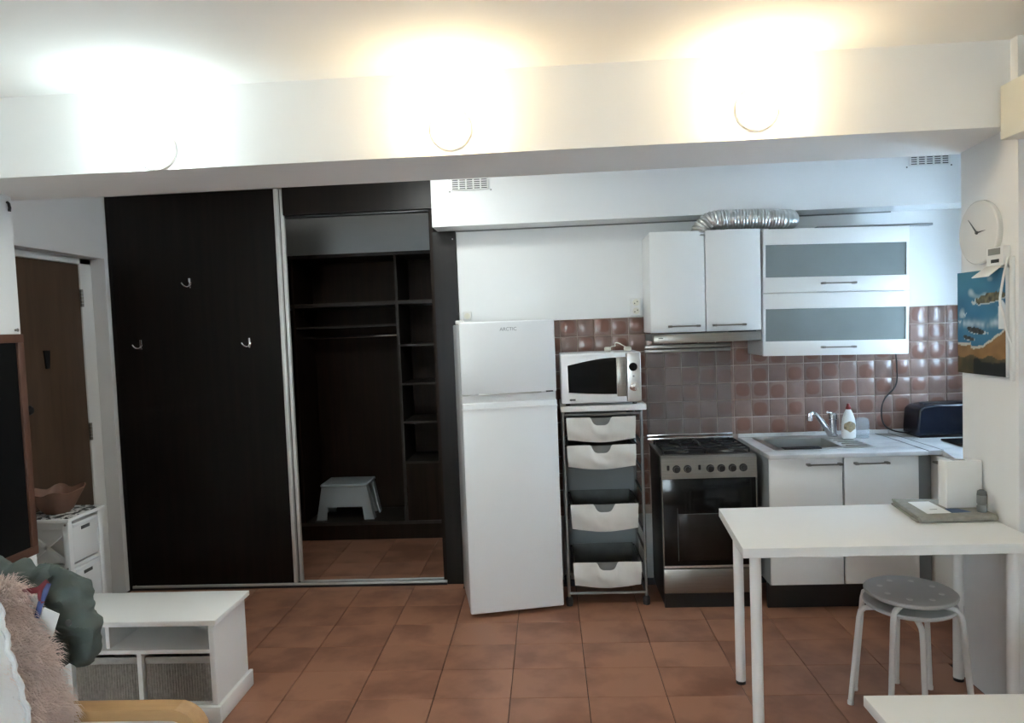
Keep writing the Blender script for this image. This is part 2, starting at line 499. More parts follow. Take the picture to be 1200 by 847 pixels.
# backsplash: grout bed and single tiles
struct(B().box(0.0, 2.55, YB - 0.006, YB, 0.40, 1.592), 'grout_bed', 'grout', None, None, wall_back)
TS = 0.1025; G2 = 0.005
tm = {}
def splash(x0, x1, z0, z1, kind):
    w, h = x1 - x0 - G2, z1 - z0 - G2
    if w < 0.015 or h < 0.015: return
    k = (round(w, 3), round(h, 3), kind)
    if k not in tm:
        ob = B().box(-w / 2, w / 2, -0.006, 0.0, -h / 2, h / 2, 0.0035, 2).build('tile', kind)
        tm[k] = ob.data; bpy.data.objects.remove(ob)
    ob = bpy.data.objects.new('tile', tm[k]); C.objects.link(ob)
    ob.parent = wall_back
    ob.location = ((x0 + x1) / 2, YB - 0.005 + random.uniform(-0.0008, 0.0008), (z0 + z1) / 2)
    ob.rotation_euler = (random.uniform(-.012, .012), random.choice((0, math.pi)), random.uniform(-.012, .012))
for i in range(-1, 25):
    for j in range(0, 12):
        x0 = 0.079 + i * TS; x1 = min(x0 + TS, 2.55); x0 = max(x0, 0.0)
        z1 = 1.592 - j * 0.1035; z0 = z1 - 0.1035
        if z0 < 0.84 and x0 > 0.55: continue
        if z0 < 0.42: continue
        kind = 'splash_tile' if ((i + j) % 2 == 0 or random.random() < 0.3) else 'splash_tile_pale'
        splash(x0, x1, z0, z1, kind)

# hall door
d = tag(thing('door_1', 'brown wooden entrance door in the white recess', 'door', (-2.81, 3.2, 0)), kind='structure')
o0 = (-2.81, 3.2, 0)
dl = B(o0).box(-2.812, -2.772, 3.16, 4.055, 0.01, 2.03, 0.003).build('door_leaf', 'door_wood', d)
B(o0).box(-2.815, -2.765, 4.058, 4.163, 0, 2.07, 0.004).build('door_frame', 'white_laminate', d)
B(o0).box(-2.815, -2.765, 3.142, 4.163, 2.033, 2.07, 0.004).build('door_frame', 'white_laminate', d)
for z in (1.83, 1.03, 0.27):
    hb = B(o0)
    for q in range(5):
        hb.lathe([(0.009, 0.0), (0.009, 0.019)], (-2.762, 4.056, z - 0.05 + q * 0.021), 10)
    hb.build('hinge', 'steel', d)
B(o0).prism([(3.715, 1.53), (3.762, 1.53), (3.752, 1.43), (3.726, 1.43)], 'X', -2.772, -2.764).build('door_plate', 'black_plastic', d)
B(o0).lathe([(0.022, 0), (0.022, 0.006), (0.008, 0.008), (0.008, 0.03), (0.024, 0.034), (0.026, 0.045), (0.018, 0.055)], (-2.772, 3.53, 1.22), 16, 'X').build('door_knob', 'black_plastic', d)
B(o0).lathe([(0.014, 0), (0.014, 0.006)], (-2.772, 3.515, 0.93), 12, 'X').build('keyhole', 'black_plastic', d)

# ================================================================== WARDROBE
WY = 4.20
o0 = (-1.6, WY, 0)
wd = thing('sliding_wardrobe', 'dark brown built-in wardrobe with one open sliding door bay', 'wardrobe', o0)
sd = B(o0).box(-2.655, -1.615, WY, WY + 0.02, 0.03, 2.45).build('sliding_door', 'wenge', wd)
B(o0).box(-2.676, -2.655, WY - 0.002, WY + 0.022, 0.0, 2.45).build('side_trim', 'wenge', wd)
for (xa, xb, ya) in ((-1.622, -1.597, WY - 0.008), (-1.592, -1.572, WY + 0.012)):
    B(o0).box(xa, xb, ya, ya + 0.03, 0.03, 2.45, 0.004).build('door_profile', 'profile_silver', wd)
B(o0).box(-2.63, -1.60, WY + 0.028, WY + 0.045, 0.03, 2.45).build('sliding_door', 'wenge', wd)
B(o0).box(-1.572, -0.665, WY + 0.005, WY + 0.03, 2.29, 2.46).build('fascia', 'wenge', wd)
B(o0).box(-1.572, -0.665, WY + 0.03, WY + 0.07, 2.275, 2.295, 0.004).build('top_track', 'black_metal', wd)
bt = B(o0).box(-2.655, -0.665, WY - 0.012, WY + 0.07, 0.0, 0.012).build('bottom_track', 'black_metal', wd)
B(o0).box(-2.655, -0.665, WY - 0.008, WY + 0.002, 0.012, 0.028, 0.003).box(-1.60, -0.665, WY + 0.045, WY + 0.055, 0.012, 0.026, 0.003).build('track_rail', 'profile_silver', bt)
B(o0).box(-0.665, -0.528, WY, YB + 0.0, 0.0, 2.148).build('end_panel', 'wenge', wd)
B(o0).box(-0.69, -0.665, WY + 0.03, 5.55, 0.0, 2.46).build('side_panel', 'wenge_inner', wd)
for z in (1.28, 2.10):
    B(o0).lathe([(0.004, 0), (0.004, -0.003)], (-0.545, WY, z), 8, 'Y').build('screw_cap', 'white_plastic', wd)
# inner unit
YI = 5.14; YE = 5.58
B(o0).box(-2.66, -0.69, YE - 0.012, YE, 0.1, 2.14).build('back_panel', 'wenge_inner', wd)
B(o0).box(-2.66, -0.69, YI, YE - 0.012, 2.125, 2.15).build('top_shelf', 'wenge_edge', wd)
B(o0).box(-2.66, -0.69, YI, YE - 0.012, 0.115, 0.14).build('base_shelf', 'wenge_edge', wd)
B(o0).box(-2.66, -0.69, YI + 0.02, YI + 0.04, 0.0, 0.115).build('plinth', 'wenge_inner', wd)
B(o0).box(-2.66, -0.69, YI, YE - 0.012, 1.762, 1.79).build('shelf', 'wenge_edge', wd)
B(o0).box(-1.87, -1.112, YI + 0.02, YE - 0.012, 1.606, 1.62).build('shelf', 'wenge_edge', wd)
B(o0).box(-1.112, -1.09, YI, YE - 0.012, 0.14, 1.762).build('divider', 'wenge_edge', wd)
B(o0).box(-1.110, -1.092, YI, YE - 0.012, 1.79, 2.125).build('divider', 'wenge_edge', wd)
B(o0).box(-1.89, -1.87, YI, YE - 0.012, 0.14, 2.125).build('divider', 'wenge_inner', wd)
for z in (1.465, 1.175, 0.888, 0.586):
    B(o0).box(-1.09, -0.69, YI + 0.005, YE - 0.012, z - 0.016, z).build('shelf', 'wenge_edge', wd)
B(o0).box(-1.09, -0.69, YI + 0.01, YI + 0.03, 0.14, 0.57).build('front_panel', 'wenge_inner', wd)
B(o0).tube([(-1.87, YI + 0.2, 1.535), (-1.112, YI + 0.2, 1.535)], 0.012, 12).build('hanging_rail', 'chrome', wd)
for (x, z) in ((-1.82, 1.71), (-1.70, 1.715)):
    B(o0).tube([(x, YI + 0.03, z), (x, YI + 0.03, z + 0.03)], 0.004, 6).build('shelf_pin', 'chrome', wd)
# coat hooks on the door
for (x, z) in ((-2.172, 1.905), (-2.503, 1.54), (-1.82, 1.527)):
    hb_m = B(o0).box(x - 0.007, x + 0.007, WY - 0.005, WY, z - 0.03, z + 0.03, 0.003)
    for sgn in (-1, 1):
        L = 0.034 if sgn < 0 else 0.028
        pts = [(x, WY - 0.006, z - 0.012)]
        for k in range(1, 8):
            a = k / 7
            pts.append((x + sgn * L * a, WY - 0.006 - 0.030 * math.sin(a * math.pi / 2), z - 0.018 - 0.008 * math.sin(a * math.pi) + 0.020 * a * a))
        hb_m.tube(pts, 0.0042, 8)
    hb_m.build('coat_hook', 'chrome', sd)
# step stool on the base shelf
o0 = (-1.585, 5.33, 0.14)
st = thing('step_stool', 'grey plastic step stool standing inside the open wardrobe', 'step stool', o0)
def trap(xb, xt, z0, z1, y, t, notch):
    x0, x1 = o0[0] - xb, o0[0] + xb
    a0, a1 = o0[0] - xt, o0[0] + xt
    n0, n1, nz = o0[0] - notch, o0[0] + notch, z0 + 0.10
    B(o0).prism([(x0, z0), (n0 - 0.01, z0), (n0, nz), (n1, nz), (n1 + 0.01, z0), (x1, z0), (a1, z1), (a0, z1)], 'Y', y, y + t).build('side_wall', 'step_grey', st)
trap(0.222, 0.172, 0.142, 0.405, 5.20, 0.012, 0.135)
trap(0.222, 0.172, 0.142, 0.405, 5.44, 0.012, 0.135)
B(o0).box(o0[0] - 0.182, o0[0] + 0.182, 5.19, 5.462, 0.395, 0.42, 0.012, 3).build('top', 'step_grey', st)
for s_ in (-1, 1):
    b = B(o0)
    for (y0, y1) in ((5.212, 5.262), (5.39, 5.44)):
        b.hexa([(o0[0] + s_ * 0.222, y0, 0.142), (o0[0] + s_ * 0.21, y0, 0.142), (o0[0] + s_ * 0.21, y1, 0.142), (o0[0] + s_ * 0.222, y1, 0.142)],
               [(o0[0] + s_ * 0.174, y0, 0.40), (o0[0] + s_ * 0.162, y0, 0.40), (o0[0] + s_ * 0.162, y1, 0.40), (o0[0] + s_ * 0.174, y1, 0.40)])
    b.build('end_wall', 'step_grey', st)

# ================================================================== FRIDGE
fr = thing('fridge', 'white two-door fridge freezer beside the wardrobe, turned slightly', 'fridge', (-0.462, 3.667, 0), R(12))
FW = 0.515
body = B().box(0.004, FW - 0.004, 0.055, 0.455, 0.02, 1.585, 0.006).build('body', 'white_enamel', fr)
for (z0, z1) in ((0.025, 1.165), (1.205, 1.595)):
    dr = B().box(0, FW, 0, 0.05, z0, z1, 0.009, 3).build('door', 'white_enamel', fr)
    if z0 > 1:
        B().box(0.09, 0.43, -0.006, 0.004, 1.203, 1.212, 0.003).build('handle', 'aluminium', dr)
        B().box(0.455, 0.495, -0.003, 0.004, 1.205, 1.213, 0.002).build('badge', 'dark_grey', dr)
        text('ARCTIC', 0.026, (0.262, -0.0005, 1.543), (R(90), 0, 0), 'lettering_grey', dr)
    else:
        B().box(0.0, FW, -0.003, 0.05, 1.130, 1.136).build('seam', 'panel_paint', dr)
B().box(0.004, FW - 0.004, 0.012, 0.055, 1.163, 1.206).build('gasket', 'panel_paint', fr)
B().box(-0.012, 0.03, 0.01, 0.07, 1.586, 1.606, 0.004).build('hinge_cap', 'white_plastic', fr)
for x in (0.05, FW - 0.05):
    for y in (0.09, 0.42):
        B().lathe([(0.018, 0), (0.018, 0.02), (0.01, 0.022)], (x, y, 0), 12).build('foot', 'black_plastic', fr)

# ================================================================== TROLLEY + MICROWAVE
o0 = (0.285, 3.99, 0)
tr = thing('storage_trolley', 'grey metal trolley with four white fabric drawers under the microwave', 'trolley', o0)
YF, YK = 3.84, 4.19
XL, XQ = 0.072, 0.498
for x in (XL, XQ):
    for y in (YF, YK):
        B(o0).tube([(x, y, 0.05), (x, y, 1.085)], 0.0085, 10).build('post', 'trolley_metal', tr)
        w_ = B(o0).lathe([(0.0, 0), (0.018, 0.0), (0.020, 0.01), (0.020, 0.04), (0.012, 0.05)], (x, y, 0.0), 14)
        w_.build('foot', 'black_plastic', tr)
    B(o0).tube([(x, YF, 0.068), (x, YK, 0.068)], 0.008, 8).build('side_rail', 'trolley_metal', tr)
    B(o0).tube([(x, YF, 1.065), (x, YK, 1.065)], 0.008, 8).build('side_rail', 'trolley_metal', tr)
for y in (YF, YK):
    B(o0).tube([(XL, y, 0.068), (XQ, y, 0.068)], 0.008, 8).build('cross_rail', 'trolley_metal', tr)
    B(o0).tube([(XL, y, 1.065), (XQ, y, 1.065)], 0.008, 8).build('cross_rail', 'trolley_metal', tr)
B(o0).box(0.058, 0.525, 3.81, 4.215, 1.085, 1.118, 0.005).build('top_board', 'white_laminate', tr)
B(o0).box(XL, XQ, 4.182, 4.188, 0.07, 0.90).build('back_panel', 'grey_side', tr)
for x in (XL + 0.006, XQ - 0.010):
    B(o0).box(x, x + 0.004, 3.87, 4.18, 0.08, 0.76).build('side_panel', 'lid_glass', tr)
def drawer(z0, z1, xa, xb, yf):
    """fabric drawer: wire rim, grey lining, white front with a round hand hole"""
    dg = B(o0)
    # grey lining (four thin walls + bottom)
    h0 = z0 + 0.01
    dg.box(xa, xa + 0.004, yf + 0.01, 4.17, h0, z1); dg.box(xb - 0.004, xb, yf + 0.01, 4.17, h0, z1)
    dg.box(xa, xb, 4.166, 4.17, h0, z1); dg.box(xa, xb, yf + 0.01, 4.17, h0, h0 + 0.004)
    dw = dg.build('drawer', 'mesh_grey', tr)
    b = B(o0)
    b.tube([(xa - 0.012, yf + 0.01, z1), (xa - 0.012, 4.17, z1 - 0.015), (xb + 0.012, 4.17, z1 - 0.015), (xb + 0.012, yf + 0.01, z1)], 0.0045, 8)
    b.tube([(xa - 0.012, 4.0, z1 - 0.006), (xa - 0.012, 4.16, z0 - 0.02)], 0.004, 6)
    b.tube([(xb + 0.012, 4.0, z1 - 0.006), (xb + 0.012, 4.16, z0 - 0.02)], 0.004, 6)
    b.build('rim_wire', 'black_metal', dw)
    # front cloth: outline with a U-shaped cut, sagging bottom edge
    cx = (xa + xb) / 2; hw = 0.052; hd = 0.042
    n = 44
    def fn(u, v):
        x = xa - 0.004 + (xb - xa + 0.008) * u
        sag = 0.018 * math.sin(math.pi * u) ** 1.2
        bot = z0 + 0.010 - sag + 0.008
        top = z1 + 0.003
        q = abs(x - cx)
        if q < hw:
            top = z1 - hd * min(1, (1 - (q / hw) ** 4)) 
        z = bot + (top - bot) * v
        fold = 0.005 * math.sin(11 * u + 5 * v + z0 * 30) * math.sin(math.pi * v) + 0.004 * noise.noise(Vector((x * 14, z * 14, z0 * 9)))
        return (x + 0.006 * (v - .5) * (1 if u > .5 else -1), yf - 0.004 + fold - 0.010 * math.sin(math.pi * v), z)
    B(o0).grid(fn, n, 12, 0.004).build('front_cloth', 'canvas_white', dw)
    # hem shadow drawn as a grey strip behind the hand hole
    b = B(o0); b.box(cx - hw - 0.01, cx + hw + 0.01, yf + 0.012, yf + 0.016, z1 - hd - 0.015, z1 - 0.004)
    b.build('hand_hole_shade', 'mid_grey', dw)
drawer(0.915, 1.050, 0.094, 0.458, 3.815)
drawer(0.765, 0.897, 0.092, 0.455, 3.815)
drawer(0.420, 0.570, 0.102, 0.458, 3.815)
drawer(0.105, 0.246, 0.106, 0.466, 3.815)
for s_, x in ((-1, XL), (1, XQ)):
    for z in (0.90, 0.75, 0.62, 0.40, 0.30, 0.10):
        B(o0).box(x - 0.006, x + 0.006, 3.86, 4.17, z - 0.004, z + 0.004).build('runner', 'black_metal', tr)

o0 = (0.283, 3.96, 1.118)
mw = thing('microwave', 'silver and white microwave oven on top of the trolley', 'microwave', o0)
B(o0).box(0.066, 0.500, 3.815, 4.14, 1.130, 1.402, 0.008, 3).build('body', 'white_enamel', mw)
MF = 3.815
B(o0).box(0.066, 0.420, MF - 0.022, MF, 1.132, 1.400, 0.008, 3).build('door', 'white_enamel', mw)
mdoor = mw.children[-1]
top_curve = [(0.104 + 0.262 * k / 12, 1.340 + 0.036 * math.sin(k / 12 * math.pi / 2)) for k in range(13)]
bot_curve = [(0.366 - 0.260 * k / 12, 1.178 + 0.015 * (k / 12) ** 1.5) for k in range(13)]
B(o0).prism(top_curve + bot_curve, 'Y', MF - 0.0245, MF - 0.012).build('door_window', 'black_glass', mdoor)
B(o0).box(0.368, 0.418, MF - 0.026, MF - 0.015, 1.165, 1.378, 0.003).build('door_handle', 'steel', mdoor)
cp = B(o0).box(0.4215, 0.499, MF - 0.020, MF, 1.132, 1.400, 0.006, 3).build('control_panel', 'aluminium', mw)
B(o0).lathe([(0.023, -0.003), (0.021, -0.006), (0.0, -0.006)], (0.457, MF - 0.018, 1.322), 24, 'Y').build('display', 'black_glass', cp)
B(o0).lathe([(0.026, -0.002), (0.026, -0.006), (0.019, -0.008), (0.018, -0.022), (0.0, -0.024)], (0.459, MF - 0.019, 1.217), 24, 'Y').build('knob', 'chrome', cp)
B(o0).box(0.453, 0.463, MF - 0.022, MF - 0.018, 1.267, 1.277, 0.002).build('button', 'mid_grey', cp)
b = B(o0); b.lathe([(0.006, -0.001), (0.006, -0.002)], (0.118, MF - 0.022, 1.153), 14, 'Y')
b.box(0.110, 0.142, MF - 0.0232, MF - 0.021, 1.148, 1.158, 0.001); b.build('logo_badge', 'dark_grey', mdoor)
text('QUARTZ', 0.011, (0.163, MF - 0.0222, 1.149), (R(90), 0, 0), 'print_ink', mdoor)
for x in (0.10, 0.465):
    for y in (3.84, 4.11):
        B(o0).lathe([(0.012, 0), (0.012, 0.014)], (x, y, 1.118), 10).build('foot', 'black_plastic', mw)
# charger with its cable on the microwave
o0 = (0.40, 3.93, 1.402)
ch = thing('phone_charger', 'cream charger plug with coiled cable lying on the microwave', 'charger', o0)
B(o0).box(0.315, 0.352, 3.90, 3.935, 1.404, 1.430, 0.008, 3).build('plug', 'cable_white', ch)
B(o0).box(0.425, 0.465, 3.91, 3.95, 1.404, 1.428, 0.008, 3).build('adapter', 'cable_white', ch)
pts = []
for k in range(40):
    a = k / 39
    pts.append((0.335 + 0.115 * a + 0.012 * math.sin(9 * a), 3.925 + 0.022 * math.sin(16 * a), 1.412 + 0.034 * math.sin(math.pi * a) + 0.006 * math.sin(14 * a)))
B(o0).tube(pts, 0.003, 8).build('cable', 'cable_white', ch)

# ================================================================== COOKER
CX0, CX1, CF, CK = 0.588, 1.094, 3.775, 4.205
o0 = (0.84, 3.98, 0)
ck = thing('gas_cooker', 'stainless and black gas cooker with raised glass lid', 'cooker', o0)
B(o0).box(CX0 + 0.004, CX1 - 0.004, CF + 0.03, CK, 0.0, 0.815, 0.004).build('body', 'black_metal', ck)
B(o0).box(CX0 + 0.002, CX1 - 0.002, CF + 0.008, CF + 0.03, 0.0, 0.076).build('plinth', 'black_plastic', ck)
B(o0).box(CX0, CX1, CF + 0.002, CF + 0.03, 0.080, 0.214, 0.004).build('lower_drawer', 'steel', ck)
od = B(o0).box(CX0, CX1, CF, CF + 0.03, 0.222, 0.708, 0.004).build('oven_door', 'black_glass', ck)
B(o0).box(CX0 + 0.005, CX1 - 0.005, CF - 0.003, CF + 0.002, 0.222, 0.234).build('door_trim', 'aluminium', od)
B(o0).box(CX0 + 0.085, CX1 - 0.085, CF - 0.0012, CF + 0.002, 0.262, 0.515, 0.001).build('door_window', 'oven_inner', od)
b = B(o0)
b.box(CX0 + 0.080, CX1 - 0.080, CF - 0.0016, CF + 0.001, 0.515, 0.518); b.box(CX0 + 0.080, CX0 + 0.083, CF - 0.0016, CF + 0.001, 0.26, 0.55)
b.box(CX1 - 0.083, CX1 - 0.080, CF - 0.0016, CF + 0.001, 0.26, 0.55)
b.build('window_outline', 'dark_grey', od)
for (xa, xb) in ((CX0 - 0.001, CX0 + 0.005), (CX1 - 0.005, CX1 + 0.001)):
    B(o0).box(xa, xb, CF - 0.001, CF + 0.02, 0.222, 0.708).build('edge_trim', 'steel', od)
# control panel, slightly sloped
b = B(o0)
b.prism([(CF - 0.012, 0.712), (CF - 0.004, 0.822), (CF + 0.008, 0.832), (CF + 0.05, 0.832), (CF + 0.05, 0.712)], 'X', CX0, CX1)
cpn = b.build('control_panel', 'steel', ck)
for x in (0.668, 0.727, 0.847, 0.905, 0.964, 1.021):
    kb = B(o0).lathe([(0.021, 0), (0.021, -0.006), (0.0165, -0.010), (0.0155, -0.026), (0.0, -0.028)], (x, CF - 0.008, 0.765), 20, 'Y').build('knob', 'black_plastic', cpn)
for x in (0.624, 0.791):
    B(o0).box(x - 0.007, x + 0.007, CF - 0.014, CF - 0.004, 0.757, 0.785, 0.006, 3).build('button', 'black_plastic', cpn)
hob = B(o0).box(CX0, CX1, CF + 0.01, CK, 0.822, 0.834, 0.003).build('hob', 'steel', ck)
B(o0).box(CX0 + 0.03, CX1 - 0.03, CF + 0.05, CK - 0.05, 0.8335, 0.836, 0.001).build('hob_well', 'black_metal', hob)
for gx in (0.722, 0.960):
    b = B(o0)
    b.tube([(gx - 0.112, CF + 0.055, 0.856), (gx + 0.112, CF + 0.055, 0.856), (gx + 0.112, CK - 0.055, 0.856), (gx - 0.112, CK - 0.055, 0.856), (gx - 0.112, CF + 0.055, 0.856)], 0.005, 8)
    b.tube([(gx - 0.112, 3.99, 0.856), (gx + 0.112, 3.99, 0.856)], 0.005, 8)
    for by in (3.895, 4.085):
        b.tube([(gx - 0.112, by, 0.858), (gx - 0.03, by, 0.858)], 0.005, 8); b.tube([(gx + 0.03, by, 0.858), (gx + 0.112, by, 0.858)], 0.005, 8)
        b.tube([(gx, by - 0.095, 0.858), (gx, by - 0.03, 0.858)], 0.005, 8); b.tube([(gx, by + 0.03, 0.858), (gx, by + 0.095, 0.858)], 0.005, 8)
    for sx in (-0.112, 0.112):
        for y in (CF + 0.055, CK - 0.055):
            b.tube([(gx + sx, y, 0.836), (gx + sx, y, 0.856)], 0.005, 8)
    b.build('pan_support', 'cast_iron', hob)
    for by in (3.895, 4.085):
        rr = 0.032 if (gx + by) % 0.3 > 0.1 else 0.04
        bn = B(o0).lathe([(rr + 0.008, 0.836), (rr + 0.008, 0.842), (rr, 0.844), (rr, 0.850)], (gx, by, 0), 20).build('burner', 'steel', hob)
        B(o0).lathe([(rr - 0.002, 0.850), (rr - 0.002, 0.855), (rr - 0.01, 0.857)], (gx, by, 0), 20).build('burner_cap', 'cast_iron', bn)
ld = B(o0).box(0.578, 1.078, 4.196, 4.201, 0.872, 1.40).build('glass_lid', 'lid_glass', ck)
B(o0).box(0.576, 1.080, 4.188, 4.206, 1.375, 1.395, 0.003).box(0.576, 1.080, 4.192, 4.206, 1.400, 1.422, 0.003).build('lid_trim', 'steel', ld)
B(o0).box(0.572, 1.080, 4.180, 4.206, 0.852, 0.868, 0.003).box(0.572, 1.080, 4.186, 4.206, 0.874, 0.888, 0.003).build('lid_hinge', 'chrome', ld)

# ================================================================== WALL CABINETS
def bar_handle(o0, x0, x1, y, z, parent):
    b = B(o0)
    b.box(x0, x1, y - 0.030, y - 0.023, z - 0.004, z + 0.004, 0.002)
    for x in (x0 + 0.008, x1 - 0.008):
        b.box(x - 0.010, x + 0.010, y - 0.032, y, z - 0.006, z + 0.006, 0.003)
    return b.build('handle', 'steel', parent)
CY = 3.92
o0 = (0.895, 4.07, 1.493)
wc = thing('wall_cabinet', 'white two-door wall cabinet above the cooker', 'cabinet', o0)
wc.rotation_euler.y = 0.006
B(o0).box(0.578, 1.178, CY + 0.02, YB - 0.02, 1.497, 2.045, 0.002).build('body', 'white_laminate', wc)
for (xa, xb, ha, hb_) in ((0.576, 0.876, 0.672, 0.842), (0.881, 1.180, 0.915, 1.090)):
    dd = B(o0).box(xa, xb, CY, CY + 0.019, 1.495, 2.050, 0.003).build('door', 'white_laminate', wc)
    bar_handle(o0, ha, hb_, CY, 1.528, dd)
o0 = (1.575, 4.07, 1.338)
gc = thing('glass_wall_cabinet', 'white wall cabinet with two frosted glass flap doors above the sink', 'cabinet', o0)
gc.rotation_euler.y = 0.019
b = B(o0)
b.box(1.186, 1.204, CY + 0.02, YB - 0.02, 1.343, 2.032); b.box(1.946, 1.964, CY + 0.02, YB - 0.02, 1.343, 2.032)
b.box(1.204, 1.946, CY + 0.02, YB - 0.02, 1.343, 1.361); b.box(1.204, 1.946, CY + 0.02, YB - 0.02, 2.014, 2.032)
b.box(1.204, 1.946, CY + 0.03, YB - 0.02, 1.676, 1.694); b.box(1.204, 1.946, YB - 0.032, YB - 0.02, 1.361, 2.014)
b.build('body', 'white_laminate', gc)
for (z0, z1, g0, g1, hz) in ((1.687, 2.034, 1.771, 1.948, 1.733), (1.340, 1.683, 1.420, 1.598, 1.385)):
    fd = B(o0).box(1.186, 1.966, CY, CY + 0.019, g1, z1, 0.002).build('flap_door', 'white_laminate', gc)
    B(o0).box(1.186, 1.966, CY, CY + 0.019, z0, g0, 0.002).build('lower_rail', 'white_laminate', fd)
    B(o0).box(1.186, 1.200, CY + 0.002, CY + 0.019, g0, g1).box(1.952, 1.966, CY + 0.002, CY + 0.019, g0, g1).build('side_stile', 'white_laminate', fd)
    B(o0).box(1.200, 1.952, CY + 0.006, CY + 0.011, g0, g1).build('glass_pane', 'frosted_glass', fd)
    bar_handle(o0, 1.496, 1.676, CY, hz, fd)
tag(B().lathe([(0.03, 0), (0.05, 0.02), (0.07, 0.055), (0.066, 0.055), (0.045, 0.022), (0.0, 0.012)], (1.80, 4.03, 1.69), 24).build('bowl', 'white_plastic'),
    'white bowl behind the upper frosted glass pane', 'bowl')
b = B((1.80, 4.0, 2.04)); b.box(-0.31 + 1.80, 2.105, 3.925, 3.965, 2.029, 2.041, 0.002)
bs = b.build('metal_strip', 'mid_grey'); bs.location = (1.80, 4.0, 2.04); bs.rotation_euler.y = 0.012
tag(bs, 'long flat grey strip lying on top of the glass cabinet', 'strip')
# hood
o0 = (0.87, 3.98, 1.43)
hd = thing('cooker_hood', 'slim stainless cooker hood under the two-door wall cabinet', 'hood', o0)
B(o0).box(0.585, 1.155, 3.86, YB - 0.03, 1.450, 1.488, 0.003).build('body', 'mid_grey', hd)
B(o0).box(0.572, 1.148, 3.815, 3.86, 1.440, 1.488, 0.004).build('front_visor', 'steel', hd)
vz = hd.children[-1]
B(o0).box(0.60, 0.625, 3.8135, 3.816, 1.466, 1.471).build('badge', 'print_ink', vz)
B(o0).box(0.98, 1.12, 3.813, 3.85, 1.4885, 1.494, 0.001).build('switch_strip', 'black_plastic', vz)
B(o0).box(0.62, 1.12, 3.90, 4.12, 1.446, 1.452, 0.001).build('grease_filter', 'dark_grey', hd)
# duct
def duct():
    DYC = 3.972
    o0 = (1.07, DYC, 2.05)
    t = thing('exhaust_duct', 'shiny corrugated aluminium duct curving over the wall cabinet', 'duct', o0)
    ctrl = []
    for k in range(15):
        a = math.pi / 2 * k / 14
        ctrl.append(Vector((0.868 + 0.10 * (1 - math.cos(a)), DYC, 2.02 + 0.092 * math.sin(a))))
    for k in range(1, 20):
        ctrl.append(Vector((0.968 + 0.345 * k / 19, DYC + 0.004 * math.sin(k / 3), 2.112 - 0.012 * (k / 19) ** 2)))
    for k in range(1, 12):
        a = math.pi / 2 * k / 11
        ctrl.append(Vector((1.313 + 0.06 * math.sin(a), DYC + 0.06 * (1 - math.cos(a)), 2.100)))
    ctrl.append(Vector((1.373, 4.19, 2.100)))
    # resample finely and modulate the radius
    L = [0]
    for p, q in zip(ctrl, ctrl[1:]): L.append(L[-1] + (q - p).length)
    n = 150; pts = []; rs = []
    for i in range(n + 1):
        s = L[-1] * i / n
        j = max(k for k in range(len(L)) if L[k] <= s + 1e-9); j = min(j, len(L) - 2)
        f = (s - L[j]) / (L[j + 1] - L[j])
        pts.append(ctrl[j].lerp(ctrl[j + 1], f)); rs.append(0.052 + 0.003 * math.sin(s * 2 * math.pi / 0.0165) + 0.003 * noise.noise(Vector((s * 20, 0, 0))))
    B(o0).tube(pts, rs, 22).build('hose', 'aluminium', t)
    e = pts[-1]
    B(o0).lathe([(0.062, 0.0), (0.062, 0.012), (0.054, 0.016)], (e.x, e.y, e.z), 22, 'Y').build('end_collar', 'steel', t)
duct()

# ================================================================== SINK UNIT, WORKTOPS
o0 = (1.508, 3.95, 0)
su = thing('sink_cabinet', 'white two-door base cabinet under the sink', 'cabinet', o0)
b = B(o0)
b.box(1.128, 1.146, 3.685, 4.20, 0.15, 0.826); b.box(1.867, 1.885, 3.685, 4.20, 0.15, 0.826)
b.box(1.146, 1.867, 3.685, 4.20, 0.15, 0.168); b.box(1.146, 1.867, 4.185, 4.20, 0.168, 0.826)
b.build('body', 'grey_side', su)
B(o0).box(1.135, 1.885, 3.76, 3.78, 0.0, 0.15).build('plinth', 'black_plastic', su)
for (xa, xb, ha, hb_) in ((1.129, 1.499, 1.315, 1.490), (1.509, 1.883, 1.556, 1.726)):
    dd = B(o0).box(xa, xb, 3.665, 3.684, 0.158, 0.822, 0.002).build('door', 'white_laminate', su)
    bar_handle(o0, ha, hb_, 3.665, 0.793, dd)
tag(B((1.93, 3.72, 0)).box(1.887, 1.962, 3.70, 3.72, 0.0, 0.826).build('corner_filler', 'grey_side'), 'grey corner filler panel between the sink cabinet and side cabinet', 'panel').location = (1.93, 3.72, 0)
# worktop with a sink cut-out: four bars round the basin
o0 = (1.52, 3.93, 0.83)
wt = thing('worktop', 'pale grey worktop around the steel sink', 'worktop', o0)
SX0, SX1, SY0, SY1 = 1.20, 1.70, 3.77, 4.16
WX0, WX1, WY0, WY1 = 1.118, 1.915, 3.628, YB - 0.028
b = B(o0)
b.box(WX0, WX1, WY0, SY0, 0.828, 0.852, 0.004); b.box(WX0, WX1, SY1, WY1, 0.828, 0.852, 0.004)
b.box(WX0, SX0, SY0, SY1, 0.828, 0.852); b.box(SX1, WX1, SY0, SY1, 0.828, 0.852)
b.build('slab', 'worktop', wt)
B(o0).box(1.917, 1.990, WY0 + 0.01, WY1, 0.828, 0.852).build('joint_piece', 'worktop', wt)
for x in (1.914, 1.989):
    B(o0).box(x, x + 0.004, WY0 + 0.008, WY1, 0.828, 0.8535).build('joint_strip', 'dark_grey', wt)
B(o0).box(WX0, 1.99, WY1, YB - 0.0115, 0.828, 0.872, 0.003).build('upstand', 'worktop', wt)
o0 = (1.45, 3.965, 0.85)
sk = thing('kitchen_sink', 'stainless steel inset sink with a drainer in the worktop', 'sink', o0)
b = B(o0)
